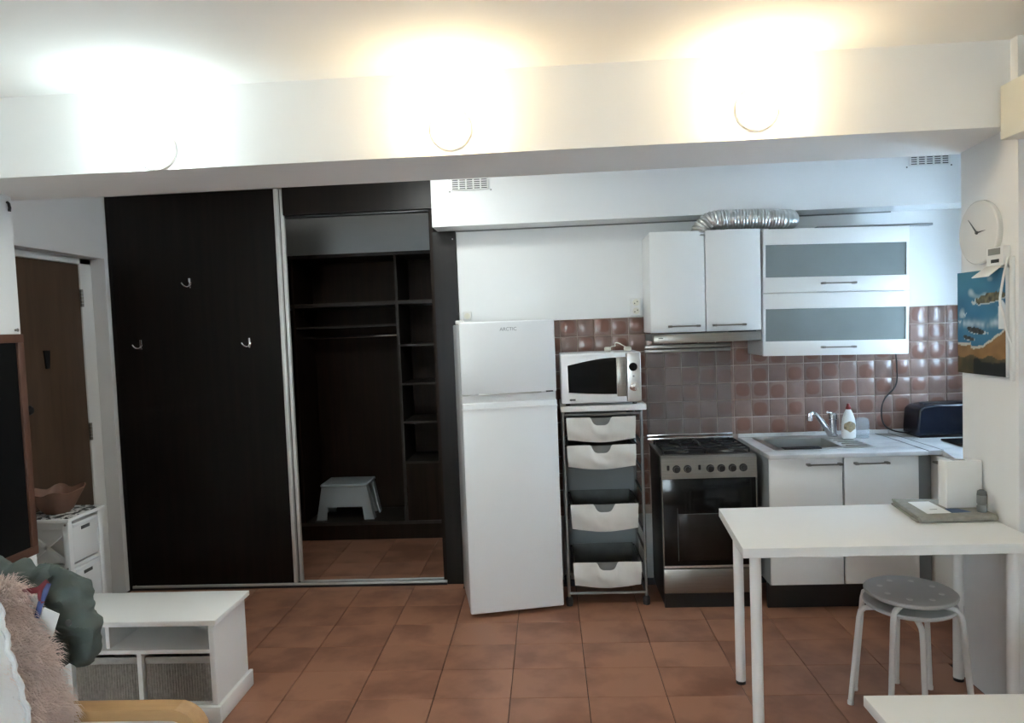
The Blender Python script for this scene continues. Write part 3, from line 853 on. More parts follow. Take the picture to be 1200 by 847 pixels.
BX0, BX1, BY0, BY1 = 1.225, 1.555, 3.80, 4.09
b.box(SX0 - 0.012, BX0, SY0 - 0.012, SY1 + 0.012, 0.851, 0.856, 0.002); b.box(BX1, SX1 + 0.012, SY0 - 0.012, SY1 + 0.012, 0.851, 0.856, 0.002)
b.box(BX0, BX1, SY0 - 0.012, BY0, 0.851, 0.856, 0.002); b.box(BX0, BX1, BY1, SY1 + 0.012, 0.851, 0.856, 0.002)
b.build('rim', 'aluminium', sk)
b = B(o0)
b.box(BX0 - 0.003, BX0, BY0, BY1, 0.72, 0.853); b.box(BX1, BX1 + 0.003, BY0, BY1, 0.72, 0.853)
b.box(BX0, BX1, BY0 - 0.003, BY0, 0.72, 0.853); b.box(BX0, BX1, BY1, BY1 + 0.003, 0.72, 0.853); b.box(BX0, BX1, BY0, BY1, 0.715, 0.72)
b.build('basin', 'aluminium', sk)
b = B(o0)
for k in range(5):
    b.box(1.585, 1.695, 3.82 + k * 0.055, 3.832 + k * 0.055, 0.855, 0.859, 0.001)
b.build('drainer_ribs', 'steel', sk)
B(o0).lathe([(0.03, 0.7205), (0.03, 0.723), (0.012, 0.724)], (1.39, 3.95, 0), 20).build('drain', 'chrome', sk)
tag(B((1.34, 3.765, 0.856)).box(1.235, 1.43, 3.748, 3.80, 0.8562, 0.862, 0.002).build('dish_cloth', 'black_plastic'), 'black flat cloth lying on the front rim of the sink', 'cloth').location = (1.34, 3.765, 0.856)
o0 = (1.64, 4.125, 0.856)
ta = thing('kitchen_tap', 'chrome mixer tap with a long spout behind the sink', 'tap', o0)
B(o0).lathe([(0.028, 0.856), (0.028, 0.864), (0.023, 0.870), (0.023, 0.955), (0.026, 0.958), (0.026, 0.985), (0.018, 0.995), (0.0, 0.997)], (1.635, 4.125, 0), 20).build('body', 'chrome', ta)
pts = [(1.622, 4.12, 0.868), (1.592, 4.095, 0.905), (1.558, 4.07, 0.946), (1.525, 4.045, 0.984), (1.507, 4.03, 1.001), (1.490, 4.015, 1.011), (1.470, 3.998, 1.012), (1.458, 3.988, 1.006), (1.455, 3.985, 0.990)]
sp = B(o0).tube(pts, [0.017, 0.0165, 0.016, 0.015, 0.0145, 0.014, 0.014, 0.014, 0.014], 14).build('spout', 'chrome', ta)
B(o0).lathe([(0.0165, 0.972), (0.0165, 0.992)], (1.455, 3.985, 0), 14).build('aerator', 'chrome', sp)
B(o0).tube([(1.635, 4.125, 0.995), (1.60, 4.09, 1.003), (1.585, 4.07, 1.005)], 0.007, 10).build('lever', 'chrome', ta)
# detergent bottle
o0 = (1.692, 4.045, 0.8563)
bo = thing('detergent_bottle', 'white washing-up liquid bottle with a dark red cap by the tap', 'bottle', o0)
bb = B(o0)
prof = [(0.034, 0.0), (0.039, 0.005), (0.040, 0.04), (0.039, 0.08), (0.034, 0.115), (0.026, 0.14), (0.018, 0.158), (0.013, 0.167), (0.0, 0.169)]
bb.lathe(prof, o0, 24)
for v in bb.bm.verts: v.co.y *= 0.6
bb.build('body', 'white_plastic', bo)
B(o0).lathe([(0.014, 0.166), (0.015, 0.178), (0.010, 0.184), (0.007, 0.198), (0.0, 0.199)], o0, 16).build('cap', 'red_cap', bo)
lb = B(o0)
lb.grid(lambda u, v: (o0[0] + 0.0402 * math.sin((u - .5) * 1.9 * math.sqrt(max(0.05, 1 - (2 * v - 1) ** 2))), o0[1] - 0.6 * 0.0402 * math.cos((u - .5) * 1.9) - 0.0015, o0[2] + 0.038 + 0.062 * v), 12, 10, 0.0008)
lb.build('label_print', 'label_tan', bo)
# glass jar
o0 = (1.775, 4.065, 0.853)
ja = thing('glass_jar', 'clear glass jar standing upside down beside the detergent bottle', 'jar', o0)
B(o0).lathe([(0.034, 0.0), (0.036, 0.02), (0.040, 0.03), (0.040, 0.09), (0.034, 0.112), (0.018, 0.118), (0.0, 0.118), (0.0, 0.115), (0.016, 0.115), (0.031, 0.109), (0.0375, 0.089), (0.0375, 0.03), (0.032, 0.002)], o0, 24).build('glass', 'jar_glass', ja)
B(o0).lathe([(0.036, 0.003), (0.0385, 0.005), (0.0385, 0.012), (0.036, 0.014)], o0, 24).build('rim', 'jar_glass', ja)
# side worktop and cabinet
o0 = (2.2, 3.6, 0.83)
t2 = thing('side_worktop', 'pale grey side worktop running towards the pillar', 'worktop', o0)
B(o0).prism([(1.994, WY1), (2.545, WY1), (2.545, 3.02), (1.815, 3.02), (1.994, 3.66)], 'Z', 0.828, 0.852).build('slab', 'worktop', t2)
B(o0).box(1.994, 2.545, WY1, YB - 0.0115, 0.828, 0.872, 0.003).build('upstand', 'worktop', t2)
o0 = (2.25, 3.4, 0)
sc = thing('side_cabinet', 'white side base cabinet between the sink cabinet and the pillar', 'cabinet', o0)
B(o0).box(1.985, 2.53, 3.04, 3.72, 0.12, 0.826).build('body', 'white_laminate', sc)
B(o0).box(2.04, 2.53, 3.05, 3.70, 0.0, 0.12).build('plinth', 'black_plastic', sc)
for (ya, yb) in ((3.045, 3.375), (3.38, 3.715)):
    dd = B(o0).box(1.966, 1.984, ya, yb, 0.13, 0.822, 0.002).build('door', 'white_laminate', sc)
    b = B(o0); b.box(1.934, 1.942, ya + 0.08, yb - 0.08, 0.79, 0.798, 0.002)
    for y in (ya + 0.09, yb - 0.09): b.box(1.936, 1.966, y - 0.008, y + 0.008, 0.789, 0.799, 0.002)
    b.build('handle', 'steel', dd)
o0 = (2.3, 3.84, 0.852)
hp = thing('black_hotplate', 'black flat hotplate on the side worktop in front of the navy box', 'hotplate', o0)
B(o0).box(2.12, 2.48, 3.68, 3.90, 0.8525, 0.865, 0.004).build('plate', 'black_glass', hp)
for (x, y) in ((2.16, 3.72), (2.44, 3.72), (2.16, 3.86), (2.44, 3.86)):
    B(o0).lathe([(0.012, 0.852), (0.012, 0.8535)], (x, y, 0), 10).build('foot', 'black_plastic', hp)
# navy bread box with its power cord up the wall
o0 = (2.23, 4.06, 0.852)
nb = thing('navy_toaster', 'dark navy long toaster standing at the tiled corner', 'toaster', o0)
B(o0).prism([(2.052, 0.862), (2.052, 0.90), (2.060, 1.005), (2.085, 1.028), (2.16, 1.040), (2.40, 1.040), (2.43, 1.02), (2.44, 0.862)], 'Y', 4.0, 4.17).build('body', 'navy', nb)
bmv = nb.children[-1].modifiers.new('bevel', 'BEVEL'); bmv.width = 0.012; bmv.segments = 3
B(o0).box(2.07, 2.42, 4.01, 4.16, 0.852, 0.864).build('base', 'black_plastic', nb)
B(o0).box(2.12, 2.40, 4.06, 4.075, 1.036, 1.0415).box(2.12, 2.40, 4.10, 4.115, 1.036, 1.0415).build('bread_slot', 'black_plastic', nb)
cpts = [(2.055, 4.10, 0.866), (2.0, 4.17, 0.868), (1.955, 4.195, 0.90), (1.945, 4.20, 0.97), (1.955, 4.205, 1.03), (1.985, 4.21, 1.075), (2.03, 4.21, 1.115), (2.045, 4.21, 1.16), (2.045, 4.21, 1.23), (2.035, 4.21, 1.36), (2.025, 4.21, 1.48), (2.01, 4.21, 1.56), (1.99, 4.215, 1.60)]
def smooth_pts(p, it=2):
    p = [Vector(q) for q in p]
    for _ in range(it):
        q = [p[0]]
        for a, c in zip(p, p[1:]):
            q += [a.lerp(c, .25), a.lerp(c, .75)]
        p = q + [p[-1]]
    return p
B(o0).tube(smooth_pts(cpts), 0.0042, 8).build('power_cord', 'black_plastic', nb)

# ================================================================== SMALL WALL ITEMS
def grille(x0, x1, z0, z1, label):
    o0 = ((x0 + x1) / 2, 4.02, z0)
    t = thing('vent_grille', label, 'vent', o0, group='ventilation grilles on the soffit')
    B(o0).box(x0, x1, 4.012, 4.019, z0, z1).build('backing', 'black_plastic', t)
    b = B(o0)
    n = 5; cw = (x1 - x0) / n
    for k in range(n + 1):
        b.box(x0 + k * cw - 0.004, x0 + k * cw + 0.004, 4.006, 4.0125, z0, z1)
    for j in range(6):
        z = z0 + (z1 - z0) * j / 5
        b.box(x0, x1, 4.007, 4.0125, z - 0.0028, z + 0.0028)
    b.build('slats', 'white_plastic', t)
    for (x, z) in ((x0 - 0.013, z0 - 0.008), (x1 + 0.016, z0 - 0.006), (x0 - 0.013, z1 + 0.006)):
        B(o0).lathe([(0.004, 0), (0.004, -0.002)], (x, 4.02, z), 8, 'Y').build('screw', 'black_plastic', t)
grille(-0.513, -0.306, 2.353, 2.412, 'small slotted white vent above the wardrobe end panel')
grille(2.030, 2.240, 2.366, 2.425, 'small slotted white vent on the soffit near the pillar')
# double socket by the cabinet, small socket above the fridge
o0 = (0.532, YB - 0.022, 1.60)
so = thing('double_socket', 'white double wall socket beside the wall cabinet', 'socket', o0)
pl = B(o0).box(0.502, 0.560, YB - 0.058, YB - 0.022, 1.600, 1.705, 0.005).build('plate', 'white_plastic', so)
for z in (1.628, 1.678):
    sq = B(o0).lathe([(0.020, -0.002), (0.018, 0.001), (0.0, 0.001)], (0.531, YB - 0.058, z), 18, 'Y').build('outlet', 'cream_plastic', so)
    for dx in (-0.008, 0.008):
        B(o0).lathe([(0.0035, -0.003), (0.0035, 0.0)], (0.531 + dx, YB - 0.058, z + dx * 0.6), 8, 'Y').build('pin_hole', 'black_plastic', sq)
o0 = (-0.475, YB - 0.022, 1.62)
so = thing('small_socket', 'small white wall socket just above the fridge', 'socket', o0)
B(o0).box(-0.502, -0.450, YB - 0.034, YB - 0.022, 1.612, 1.664, 0.005).build('plate', 'white_plastic', so)
B(o0).lathe([(0.018, -0.002), (0.016, 0.001), (0.0, 0.001)], (-0.476, YB - 0.034, 1.637), 16, 'Y').build('outlet', 'cream_plastic', so)
# three wall lamps on the beam
def lamp(x, z, bulb, label):
    o0 = (x, 2.69, z)
    t = thing('wall_lamp', label, 'lamp', o0, group='wall lamps on the ceiling beam')
    B(o0).lathe([(0.078, 0), (0.078, -0.012), (0.070, -0.018), (0.030, -0.020), (0.030, -0.05)], o0, 32, 'Y').build('wall_plate', 'lamp_cup', t)
    c = (x, 2.69 - 0.072, z)
    prof = []
    for k in range(13):
        a = -math.pi / 2 + math.pi * k / 12
        prof.append((max(0.0005, 0.056 * math.cos(a)), 0.056 * math.sin(a)))
    B(o0).lathe(prof, c, 24).build('globe', bulb, t)
lamp(-1.49, 2.300, 'lamp_cool', 'cool white glowing wall lamp, leftmost on the beam')
lamp(-0.337, 2.318, 'lamp_warm', 'warm glowing wall lamp in the middle of the beam')
lamp(0.807, 2.332, 'lamp_warm', 'warm glowing wall lamp, rightmost on the beam near the pillar')
# assumed round ceiling lamp, out of view behind the beam, added to light the kitchen
mat('assumed_lamp_neutral', (0.9, 0.95, 1.0), 0.4, emit=((0.95, 1.0, 0.97), ASSUMED_KITCHEN_LAMP))
o0 = (-0.75, 3.34, CEIL)
kl = thing('assumed_ceiling_lamp', 'assumed round white ceiling lamp over the kitchen floor, unseen behind the beam', 'lamp', o0)
B(o0).lathe([(0.15, 0), (0.15, -0.02), (0.14, -0.025)], o0, 36).build('base', 'white_plastic', kl)
B(o0).lathe([(0.138, -0.024), (0.132, -0.05), (0.11, -0.075), (0.07, -0.09), (0.0005, -0.095)], o0, 36).build('shade', 'assumed_lamp_neutral', kl)
# box on the right wall
o0 = (1.78, 1.8, 2.167)
pb = thing('wall_box', 'long cream box mounted high beside the right end of the beam', 'box', o0)
B(o0).box(1.662, 1.899, 0.9, 2.655, 2.167, 2.360, 0.004).build('casing', 'cream_plastic', pb)
# clock
o0 = (XR, 2.857, 1.735)
cl = thing('wall_clock', 'round white wall clock on the pillar above the painting', 'clock', o0)
B(o0).lathe([(0.122, 0), (0.125, -0.006), (0.125, -0.018), (0.120, -0.022), (0.0, -0.022)], (XR, 2.857, 1.86), 48, 'X').build('case', 'clock_face', cl)
def hand(dy, dz, wdt):
    y, z = 2.857, 1.86
    n_ = Vector((0, -dz, dy)).normalized() * wdt
    p = [(y + n_.y, z + n_.z), (y + dy, z + dz), (y - n_.y, z - n_.z)]
    B(o0).prism(p, 'X', XR - 0.0255, XR - 0.0235).build('hand', 'dark_grey', cl)
hand(0.055, 0.058, 0.004); hand(-0.058, 0.004, 0.004)
B(o0).lathe([(0.007, -0.0225), (0.006, -0.028), (0.0, -0.028)], (XR, 2.857, 1.86), 12, 'X').build('hub', 'dark_grey', cl)
# painting
o0 = (XR, 2.85, 1.30)
pa = thing('seascape_painting', 'unframed seascape painting with blue water and tan shore on the pillar', 'painting', o0)
B(o0).box(XR - 0.020, XR - 0.001, 2.690, 2.995, 1.302, 1.712, 0.002).build('canvas', 'white_plastic', pa)
def paint(u, v):
    """u 0..1 left to right as seen, v 0..1 bottom to top"""
    def nz(a, b_, s=0): return noise.noise(Vector((u * a + s, v * b_ + s * 1.7, s)))
    c = Vector((0.015, 0.115, 0.24)).lerp(Vector((0.05, 0.22, 0.36)), 0.5 + 0.5 * nz(4, 6, 3))
    if v > 0.70: c = c.lerp(Vector((0.06, 0.24, 0.36)), (v - 0.70) / 0.3)
    k = max(0, nz(5, 9, 11) - 0.22) * 2.2 if v > .55 else 0
    c = c.lerp(Vector((0.45, 0.55, 0.60)), min(1, k))
    # surf band across the middle
    k = math.exp(-((v - 0.49 - 0.02 * nz(6, 2, 5)) / 0.035) ** 2) * (0.5 + 0.7 * nz(14, 8, 2)) * (1 if u > 0.12 else .3)
    c = c.lerp(Vector((0.62, 0.72, 0.78)), max(0, min(.85, k)))
    # wave on the right
    k = 1 if (u > 0.86 and 0.44 < v < 0.66 + 0.1 * nz(8, 8, 1)) else 0
    c = c.lerp(Vector((0.75, 0.80, 0.82)), k)
    # shore
    shore = 0.28 + 0.16 * max(0, u - 0.55) * 2.4 + 0.03 * nz(7, 3, 8)
    if u < 0.3: shore = 0.30 + 0.02 * nz(8, 3, 4)
    if v < shore:
        c = Vector((0.30, 0.165, 0.06)).lerp(Vector((0.19, 0.10, 0.035)), 0.5 + 0.8 * nz(6, 12, 9))
        if v < 0.17 + 0.04 * nz(5, 5, 6): c = Vector((0.05, 0.045, 0.02)).lerp(Vector((0.12, 0.08, 0.03)), max(0, nz(9, 9, 7) + .2))
        if u > 0.35 and v < 0.13 + 0.05 * nz(6, 6, 2): c = Vector((0.008, 0.010, 0.010))
        if abs(v - shore + .012) < 0.012: c = Vector((0.55, 0.55, 0.50))
    # rocks
    for (cu, cv, ru, rv, cc) in ((0.70, 0.735, 0.30, 0.045, (0.12, 0.10, 0.05)), (0.40, 0.425, 0.21, 0.028, (0.03, 0.03, 0.03)), (0.24, 0.35, 0.12, 0.02, (0.03, 0.03, 0.03))):
        dd = ((u - cu) / ru) ** 2 + ((v - cv - 0.10 * (u - cu) * (1 if cu > .6 else -1.0)) / rv) ** 2 + 0.7 * nz(16, 16, 3)
        if dd < 1: c = Vector(cc) * (1 + 1.4 * nz(22, 22, 5))
        elif dd < 1.45 and v < cv: c = c.lerp(Vector((0.65, 0.68, 0.68)), 0.8)
    for (cu, cv) in ((0.17, 0.57), (0.05, 0.50)):
        if abs(v - cv - abs(u - cu) * 0.8) < 0.008 and abs(u - cu) < 0.035: c = Vector((0.6, 0.7, 0.75))
    return [max(0.003, min(1, q)) for q in c]
def paint_face():
    nu, nv = 70, 94
    y0, y1, z0, z1 = 2.994, 2.691, 1.303, 1.711
    bm = bmesh.new(); lay = None
    V = [[bm.verts.new((XR - 0.0206 - o0[0], y0 + (y1 - y0) * i / nu - o0[1], z0 + (z1 - z0) * j / nv - o0[2])) for j in range(nv + 1)] for i in range(nu + 1)]
    for i in range(nu):
        for j in range(nv):
            bm.faces.new((V[i][j], V[i][j + 1], V[i + 1][j + 1], V[i + 1][j]))
    me = bpy.data.meshes.new('painted_surface'); bm.to_mesh(me); bm.free()
    at = me.color_attributes.new('paint', 'FLOAT_COLOR', 'POINT')
    k = 0
    for i in range(nu + 1):
        for j in range(nv + 1):
            at.data[k].color = (*paint(i / nu, j / nv), 1); k += 1
    me.materials.append(M['oil_paint'])
    ob = bpy.data.objects.new('painted_surface', me); C.objects.link(ob); ob.parent = pa
paint_face()
# thermostat with open flap and cable
o0 = (XR, 2.73, 1.70)
th = thing('thermostat', 'small white thermostat with open flap and cable on the pillar', 'thermostat', o0)
B(o0).box(XR - 0.030, XR - 0.0005, 2.690, 2.790, 1.722, 1.792, 0.004).build('body', 'white_plastic', th)
B(o0).box(XR - 0.0315, XR - 0.028, 2.705, 2.775, 1.762, 1.786).build('display', 'screen_grey', th)
B(o0).box(XR - 0.0315, XR - 0.028, 2.712, 2.758, 1.732, 1.745).build('button_row', 'black_plastic', th)
b = B(o0); b.hexa([(XR - 0.030, 2.69, 1.722), (XR - 0.027, 2.69, 1.722), (XR - 0.027, 2.79, 1.722), (XR - 0.030, 2.79, 1.722)],
                  [(XR - 0.085, 2.69, 1.682), (XR - 0.082, 2.69, 1.679), (XR - 0.082, 2.79, 1.679), (XR - 0.085, 2.79, 1.682)])
b.build('flap', 'white_plastic', th)
B(o0).tube(smooth_pts([(XR - 0.012, 2.688, 1.75), (XR - 0.03, 2.68, 1.70), (XR - 0.035, 2.69, 1.64), (XR - 0.034, 2.705, 1.58), (XR - 0.028, 2.69, 1.54), (XR - 0.026, 2.68, 1.48), (XR - 0.010, 2.672, 1.42)]), 0.0045, 8).build('cable', 'white_plastic', th)
tag(B((XR, 2.675, 1.29)).box(XR - 0.012, XR - 0.0005, 2.666, 2.684, 1.29, 1.75, 0.002).build('cable_duct', 'white_plastic'), 'narrow white cable duct running down beside the painting', 'cable duct').location = (XR, 2.675, 1.29)

# ================================================================== TABLE AND WHAT STANDS ON IT
o0 = (1.18, 2.76, 0)
tb = thing('dining_table', 'white rectangular table with round legs standing at the pillar', 'table', o0)
top = B(o0); top.hexa([(0.668, 2.492, 0.706), (1.700, 2.482, 0.706), (1.716, 3.040, 0.706), (0.716, 3.040, 0.706)],
                      [(0.668, 2.492, 0.742), (1.700, 2.482, 0.742), (1.716, 3.040, 0.742), (0.716, 3.040, 0.742)])
to = top.build('table_top', 'white_laminate', tb)
mb = to.modifiers.new('bevel', 'BEVEL'); mb.width = 0.002; mb.segments = 2
for (x, y) in ((0.730, 2.56), (1.640, 2.56), (0.777, 2.974), (1.683, 2.974)):
    lg = B(o0).tube([(x, y, 0.012), (x, y, 0.708)], 0.0205, 18).build('leg', 'white_laminate', tb)
    B(o0).lathe([(0.0205, 0.0), (0.0205, 0.014)], (x, y, 0), 18).build('foot_cap', 'black_plastic', lg)
# folded cloth
o0 = (1.57, 2.88, 0.742)
fc = thing('folded_cloth', 'folded grey-green cloth lying on the table corner', 'cloth', o0)
for k, (dz0, dz1, ins) in enumerate(((0.7422, 0.751, 0.0), (0.752, 0.760, 0.006), (0.761, 0.768, 0.002))):
    b = B(o0)
    b.hexa([(1.405 + ins, 2.752, dz0), (1.708 - ins, 2.758, dz0), (1.706, 2.99, dz0), (1.440 + ins, 3.030, dz0)],
           [(1.405 + ins, 2.752, dz1), (1.708 - ins, 2.758, dz1), (1.706, 2.99, dz1), (1.440 + ins, 3.030, dz1)])
    ob = b.build('fold_layer', 'cloth_grey', fc)
    m_ = ob.modifiers.new('bevel', 'BEVEL'); m_.width = 0.003; m_.segments = 2
B(o0).tube([(1.412, 2.750, 0.755), (1.706, 2.756, 0.755)], 0.012, 12).build('fold_edge', 'cloth_grey', fc)
o0 = (1.53, 2.90, 0.768)
lf = thing('leaflet', 'white and dark blue leaflet lying on the folded cloth', 'leaflet', o0)
def quad_sheet(name, mt, p, z, t, par, org):
    B(org).hexa([(x, y, z) for (x, y) in p], [(x, y, z + t) for (x, y) in p]).build(name, mt, par)
quad_sheet('page', 'paper', [(1.462, 2.785), (1.555, 2.790), (1.562, 2.965), (1.478, 2.965)], 0.7682, 0.0012, lf, o0)
quad_sheet('blue_page', 'paper_blue', [(1.556, 2.790), (1.634, 2.795), (1.612, 2.850), (1.563, 2.850)], 0.7682, 0.0012, lf, o0)
quad_sheet('printed_line', 'print_ink', [(1.50, 2.838), (1.53, 2.841), (1.53, 2.846), (1.50, 2.843)], 0.7694, 0.0002, lf, o0)
# white holder box and a small shaker
o0 = (1.64, 2.885, 0.7685)
hx = thing('napkin_box', 'plain white upright box with a slot, standing on the cloth by the pillar', 'box', o0)
B(o0).box(1.573, 1.714, 2.855, 2.915, 0.7685, 0.958, 0.004).build('casing', 'white_plastic', hx)
B(o0).box(1.608, 1.658, 2.872, 2.892, 0.955, 0.9588).build('slot', 'mid_grey', hx)
o0 = (1.675, 2.80, 0.7685)
sh = thing('grey_shaker', 'small dark grey shaker standing on the cloth before the white box', 'shaker', o0)
B(o0).lathe([(0.016, 0.7685), (0.018, 0.772), (0.018, 0.79), (0.0145, 0.797), (0.018, 0.804), (0.018, 0.835)], (1.675, 2.795, 0), 16).build('body', 'mid_grey', sh)
B(o0).lathe([(0.018, 0.835), (0.016, 0.850), (0.008, 0.856), (0.0, 0.856)], (1.675, 2.795, 0), 16).build('cap', 'dark_grey', sh)

# ================================================================== STOOLS
def stool(cx, cy, zt, rot, label, dots):
    t = thing('round_stool', label, 'stool', (cx, cy, 0), 0, 'two stacked round stools')
    B().lathe([(0.10, zt - 0.022), (0.150, zt - 0.020), (0.163, zt - 0.012), (0.165, zt - 0.004), (0.160, zt), (0.0, zt)], (0, 0, 0), 40).build('seat', 'stool_grey', t)
    st_ = t.children[-1]
    for k in range(8 if dots else 0):
        a = k * math.pi / 4 + 0.3
        B().lathe([(0.011, zt), (0.010, zt + 0.0015), (0.0, zt + 0.0015)], (0.105 * math.cos(a), 0.105 * math.sin(a), 0), 12).build('seat_dot', 'stool_dot', st_)
    for k in range(4):
        a = rot + k * math.pi / 2
        u = Vector((math.cos(a), math.sin(a), 0))
        pts = [u * 0.05 + Vector((0, 0, zt - 0.034)), u * 0.13 + Vector((0, 0, zt - 0.034)), u * 0.158 + Vector((0, 0, zt - 0.038)), u * 0.174 + Vector((0, 0, zt - 0.052)), u * 0.180 + Vector((0, 0, zt - 0.08)), u * 0.215 + Vector((0, 0, 0.008))]
        lg = B().tube(pts, 0.0105, 12).build('leg', 'stool_metal', t)
        B().lathe([(0.012, 0.0), (0.012, 0.014)], tuple(u * 0.215), 12).build('foot_cap', 'white_plastic', lg)
    return t
stool(1.378, 2.755, 0.478, R(45), 'upper grey round stool with dotted seat, stacked under the table', True)
stool(1.372, 2.750, 0.436, R(-13), 'lower grey round stool of the stack under the table', False)

# coffee table close to the camera
o0 = (1.25, 1.6, 0)
ct = thing('coffee_table', 'low white table at the lower right edge, nearest the camera', 'table', o0)
B(o0).box(0.842, 1.60, 1.35, 1.944, 0.47, 0.50, 0.002).build('table_top', 'white_laminate', ct)
for (x, y) in ((0.90, 1.41), (1.55, 1.41), (0.90, 1.885), (1.55, 1.885)):
    B(o0).box(x - 0.025, x + 0.025, y - 0.025, y + 0.025, 0.0, 0.47, 0.002).build('leg', 'white_laminate', ct)

# ================================================================== LEFT SIDE
# framed black board
o0 = (-2.30, 2.6, 0.645)
bd = thing('framed_blackboard', 'black board in a brown wooden frame on the left wall', 'board', o0)
B(o0).box(-2.299, -2.288, 2.26, 2.915, 0.67, 1.585).build('board', 'board_black', bd)
for q in ((2.235, 2.942, 1.575, 1.612), (2.235, 2.942, 0.643, 0.680), (2.235, 2.270, 0.68, 1.575), (2.907, 2.942, 0.68, 1.575)):
    B(o0).box(-2.299, -2.277, *q, bev=0.003).build('frame_bar', 'frame_wood', bd)
B(o0).lathe([(0.005, 0), (0.005, 0.010), (0.008, 0.012), (0.0, 0.014)], (-2.30, 2.925, 1.63), 10, 'X').build('nail', 'steel', bd)
tag(B((-2.30, 2.93, 2.14)).tube([(-2.299, 2.93, 2.18), (-2.292, 2.93, 2.175), (-2.288, 2.93, 2.155), (-2.291, 2.93, 2.14)], 0.006, 8).build('wall_hook', 'black_plastic'), 'small black hook at the wall corner under the beam', 'hook').location = (-2.30, 2.93, 2.14)
# little chest of drawers in the hall
o0 = (-2.53, 3.445, 0)
dc = thing('drawer_stand', 'narrow white drawer stand with crossed sides and speckled top by the door', 'drawer unit', o0)
DX0, DX1, DY0, DY1, DZ = -2.665, -2.405, 3.31, 3.575, 0.70
for x in (DX0 + 0.015, DX1 - 0.015):
    for y in (DY0 + 0.015, DY1 - 0.015):
        B(o0).box(x - 0.015, x + 0.015, y - 0.015, y + 0.015, 0, DZ - 0.02, 0.002).build('post', 'white_laminate', dc)
B(o0).box(DX0 - 0.008, DX1 + 0.012, DY0 - 0.012, DY1 + 0.012, DZ - 0.02, DZ - 0.003, 0.003).build('top_board', 'white_laminate', dc)
B(o0).box(DX0 + 0.0, DX1 + 0.004, DY0 - 0.004, DY1 + 0.004, DZ - 0.003, DZ, 0.001).build('speckled_top', 'speckle_top', dc)
for y in (DY0 + 0.015, DY1 - 0.015):
    for z in (0.66, 0.44, 0.22, 0.05):
        B(o0).box(DX0 + 0.03, DX1 - 0.03, y - 0.009, y + 0.009, z - 0.018, z + 0.018).build('side_rail', 'white_laminate', dc)
    for (z0, z1) in ((0.458, 0.642), (0.238, 0.422)):
        for (xa, xb) in ((DX0 + 0.03, DX1 - 0.03), (DX1 - 0.03, DX0 + 0.03)):
            B(o0).hexa([(xa, y - 0.006, z0), (xa, y + 0.006, z0), (xa, y + 0.006, z0 + 0.024), (xa, y - 0.006, z0 + 0.024)],
                       [(xb, y - 0.006, z1 - 0.024), (xb, y + 0.006, z1 - 0.024), (xb, y + 0.006, z1), (xb, y - 0.006, z1)]).build('cross_brace', 'white_laminate', dc)
B(o0).box(DX0 + 0.005, DX0 + 0.012, DY0 + 0.03, DY1 - 0.03, 0.05, 0.67).build('back_panel', 'white_laminate', dc)
for z in (0.445, 0.225, 0.035):
    B(o0).box(DX1 - 0.028, DX1 - 0.008, DY0 + 0.03, DY1 - 0.03, z - 0.008, z + 0.008).build('front_rail', 'white_laminate', dc)
for (z0, z1) in ((0.462, 0.66), (0.242, 0.43), (0.05, 0.21)):
    dr = B(o0).box(DX0 + 0.03, DX1 - 0.004, DY0 + 0.035, DY1 - 0.035, z0, z1, 0.003).build('drawer', 'white_laminate', dc)
    B(o0).box(DX1 - 0.005, DX1 - 0.001, DY0 + 0.10, DY1 - 0.10, z1 - 0.045, z1 - 0.028, 0.006).build('hand_hole', 'dark_grey', dr)
    B(o0).box(DX1 - 0.005, DX1 - 0.001, DY0 + 0.04, DY1 - 0.04, z1 - 0.020, z1 - 0.006, 0.001).build('drawer_lip', 'panel_paint', dr)
for z in (0.665, 0.445):
    B(o0).lathe([(0.006, 0), (0.005, -0.003), (0, -0.003)], (DX1 - 0.015, DY0, z), 10, 'Y').build('screw', 'steel', dc)
# bowl on it
o0 = (-2.545, 3.44, 0.70)
bw = B(o0)
prof = [(0.0, 0.0), (0.055, 0.0), (0.075, 0.02), (0.10, 0.07), (0.128, 0.115), (0.122, 0.117), (0.092, 0.072), (0.068, 0.026), (0.0, 0.012)]
seg = 36
rings = []
for (r, h) in prof:
    ring = []
    for k in range(seg):
        a = k * 2 * math.pi / seg
        wv = 1 + (0.10 * math.cos(6 * a) if h > 0.05 else 0.03 * math.cos(6 * a))
        ring.append(bw.bm.verts.new((r * wv * math.cos(a), r * wv * math.sin(a), h + (0.010 * math.cos(6 * a) if h > 0.1 else 0))))
    rings.append(ring)
for A, D in zip(rings, rings[1:]):
    for k in range(seg):
        bw.bm.faces.new((A[k], A[(k + 1) % seg], D[(k + 1) % seg], D[k]))
bmesh.ops.remove_doubles(bw.bm, verts=bw.bm.verts, dist=1e-5)
ob = bw.build('fluted_bowl', 'bowl_brown'); ob.location = o0
tag(ob, 'brown wavy-edged bowl on the speckled drawer stand', 'bowl')

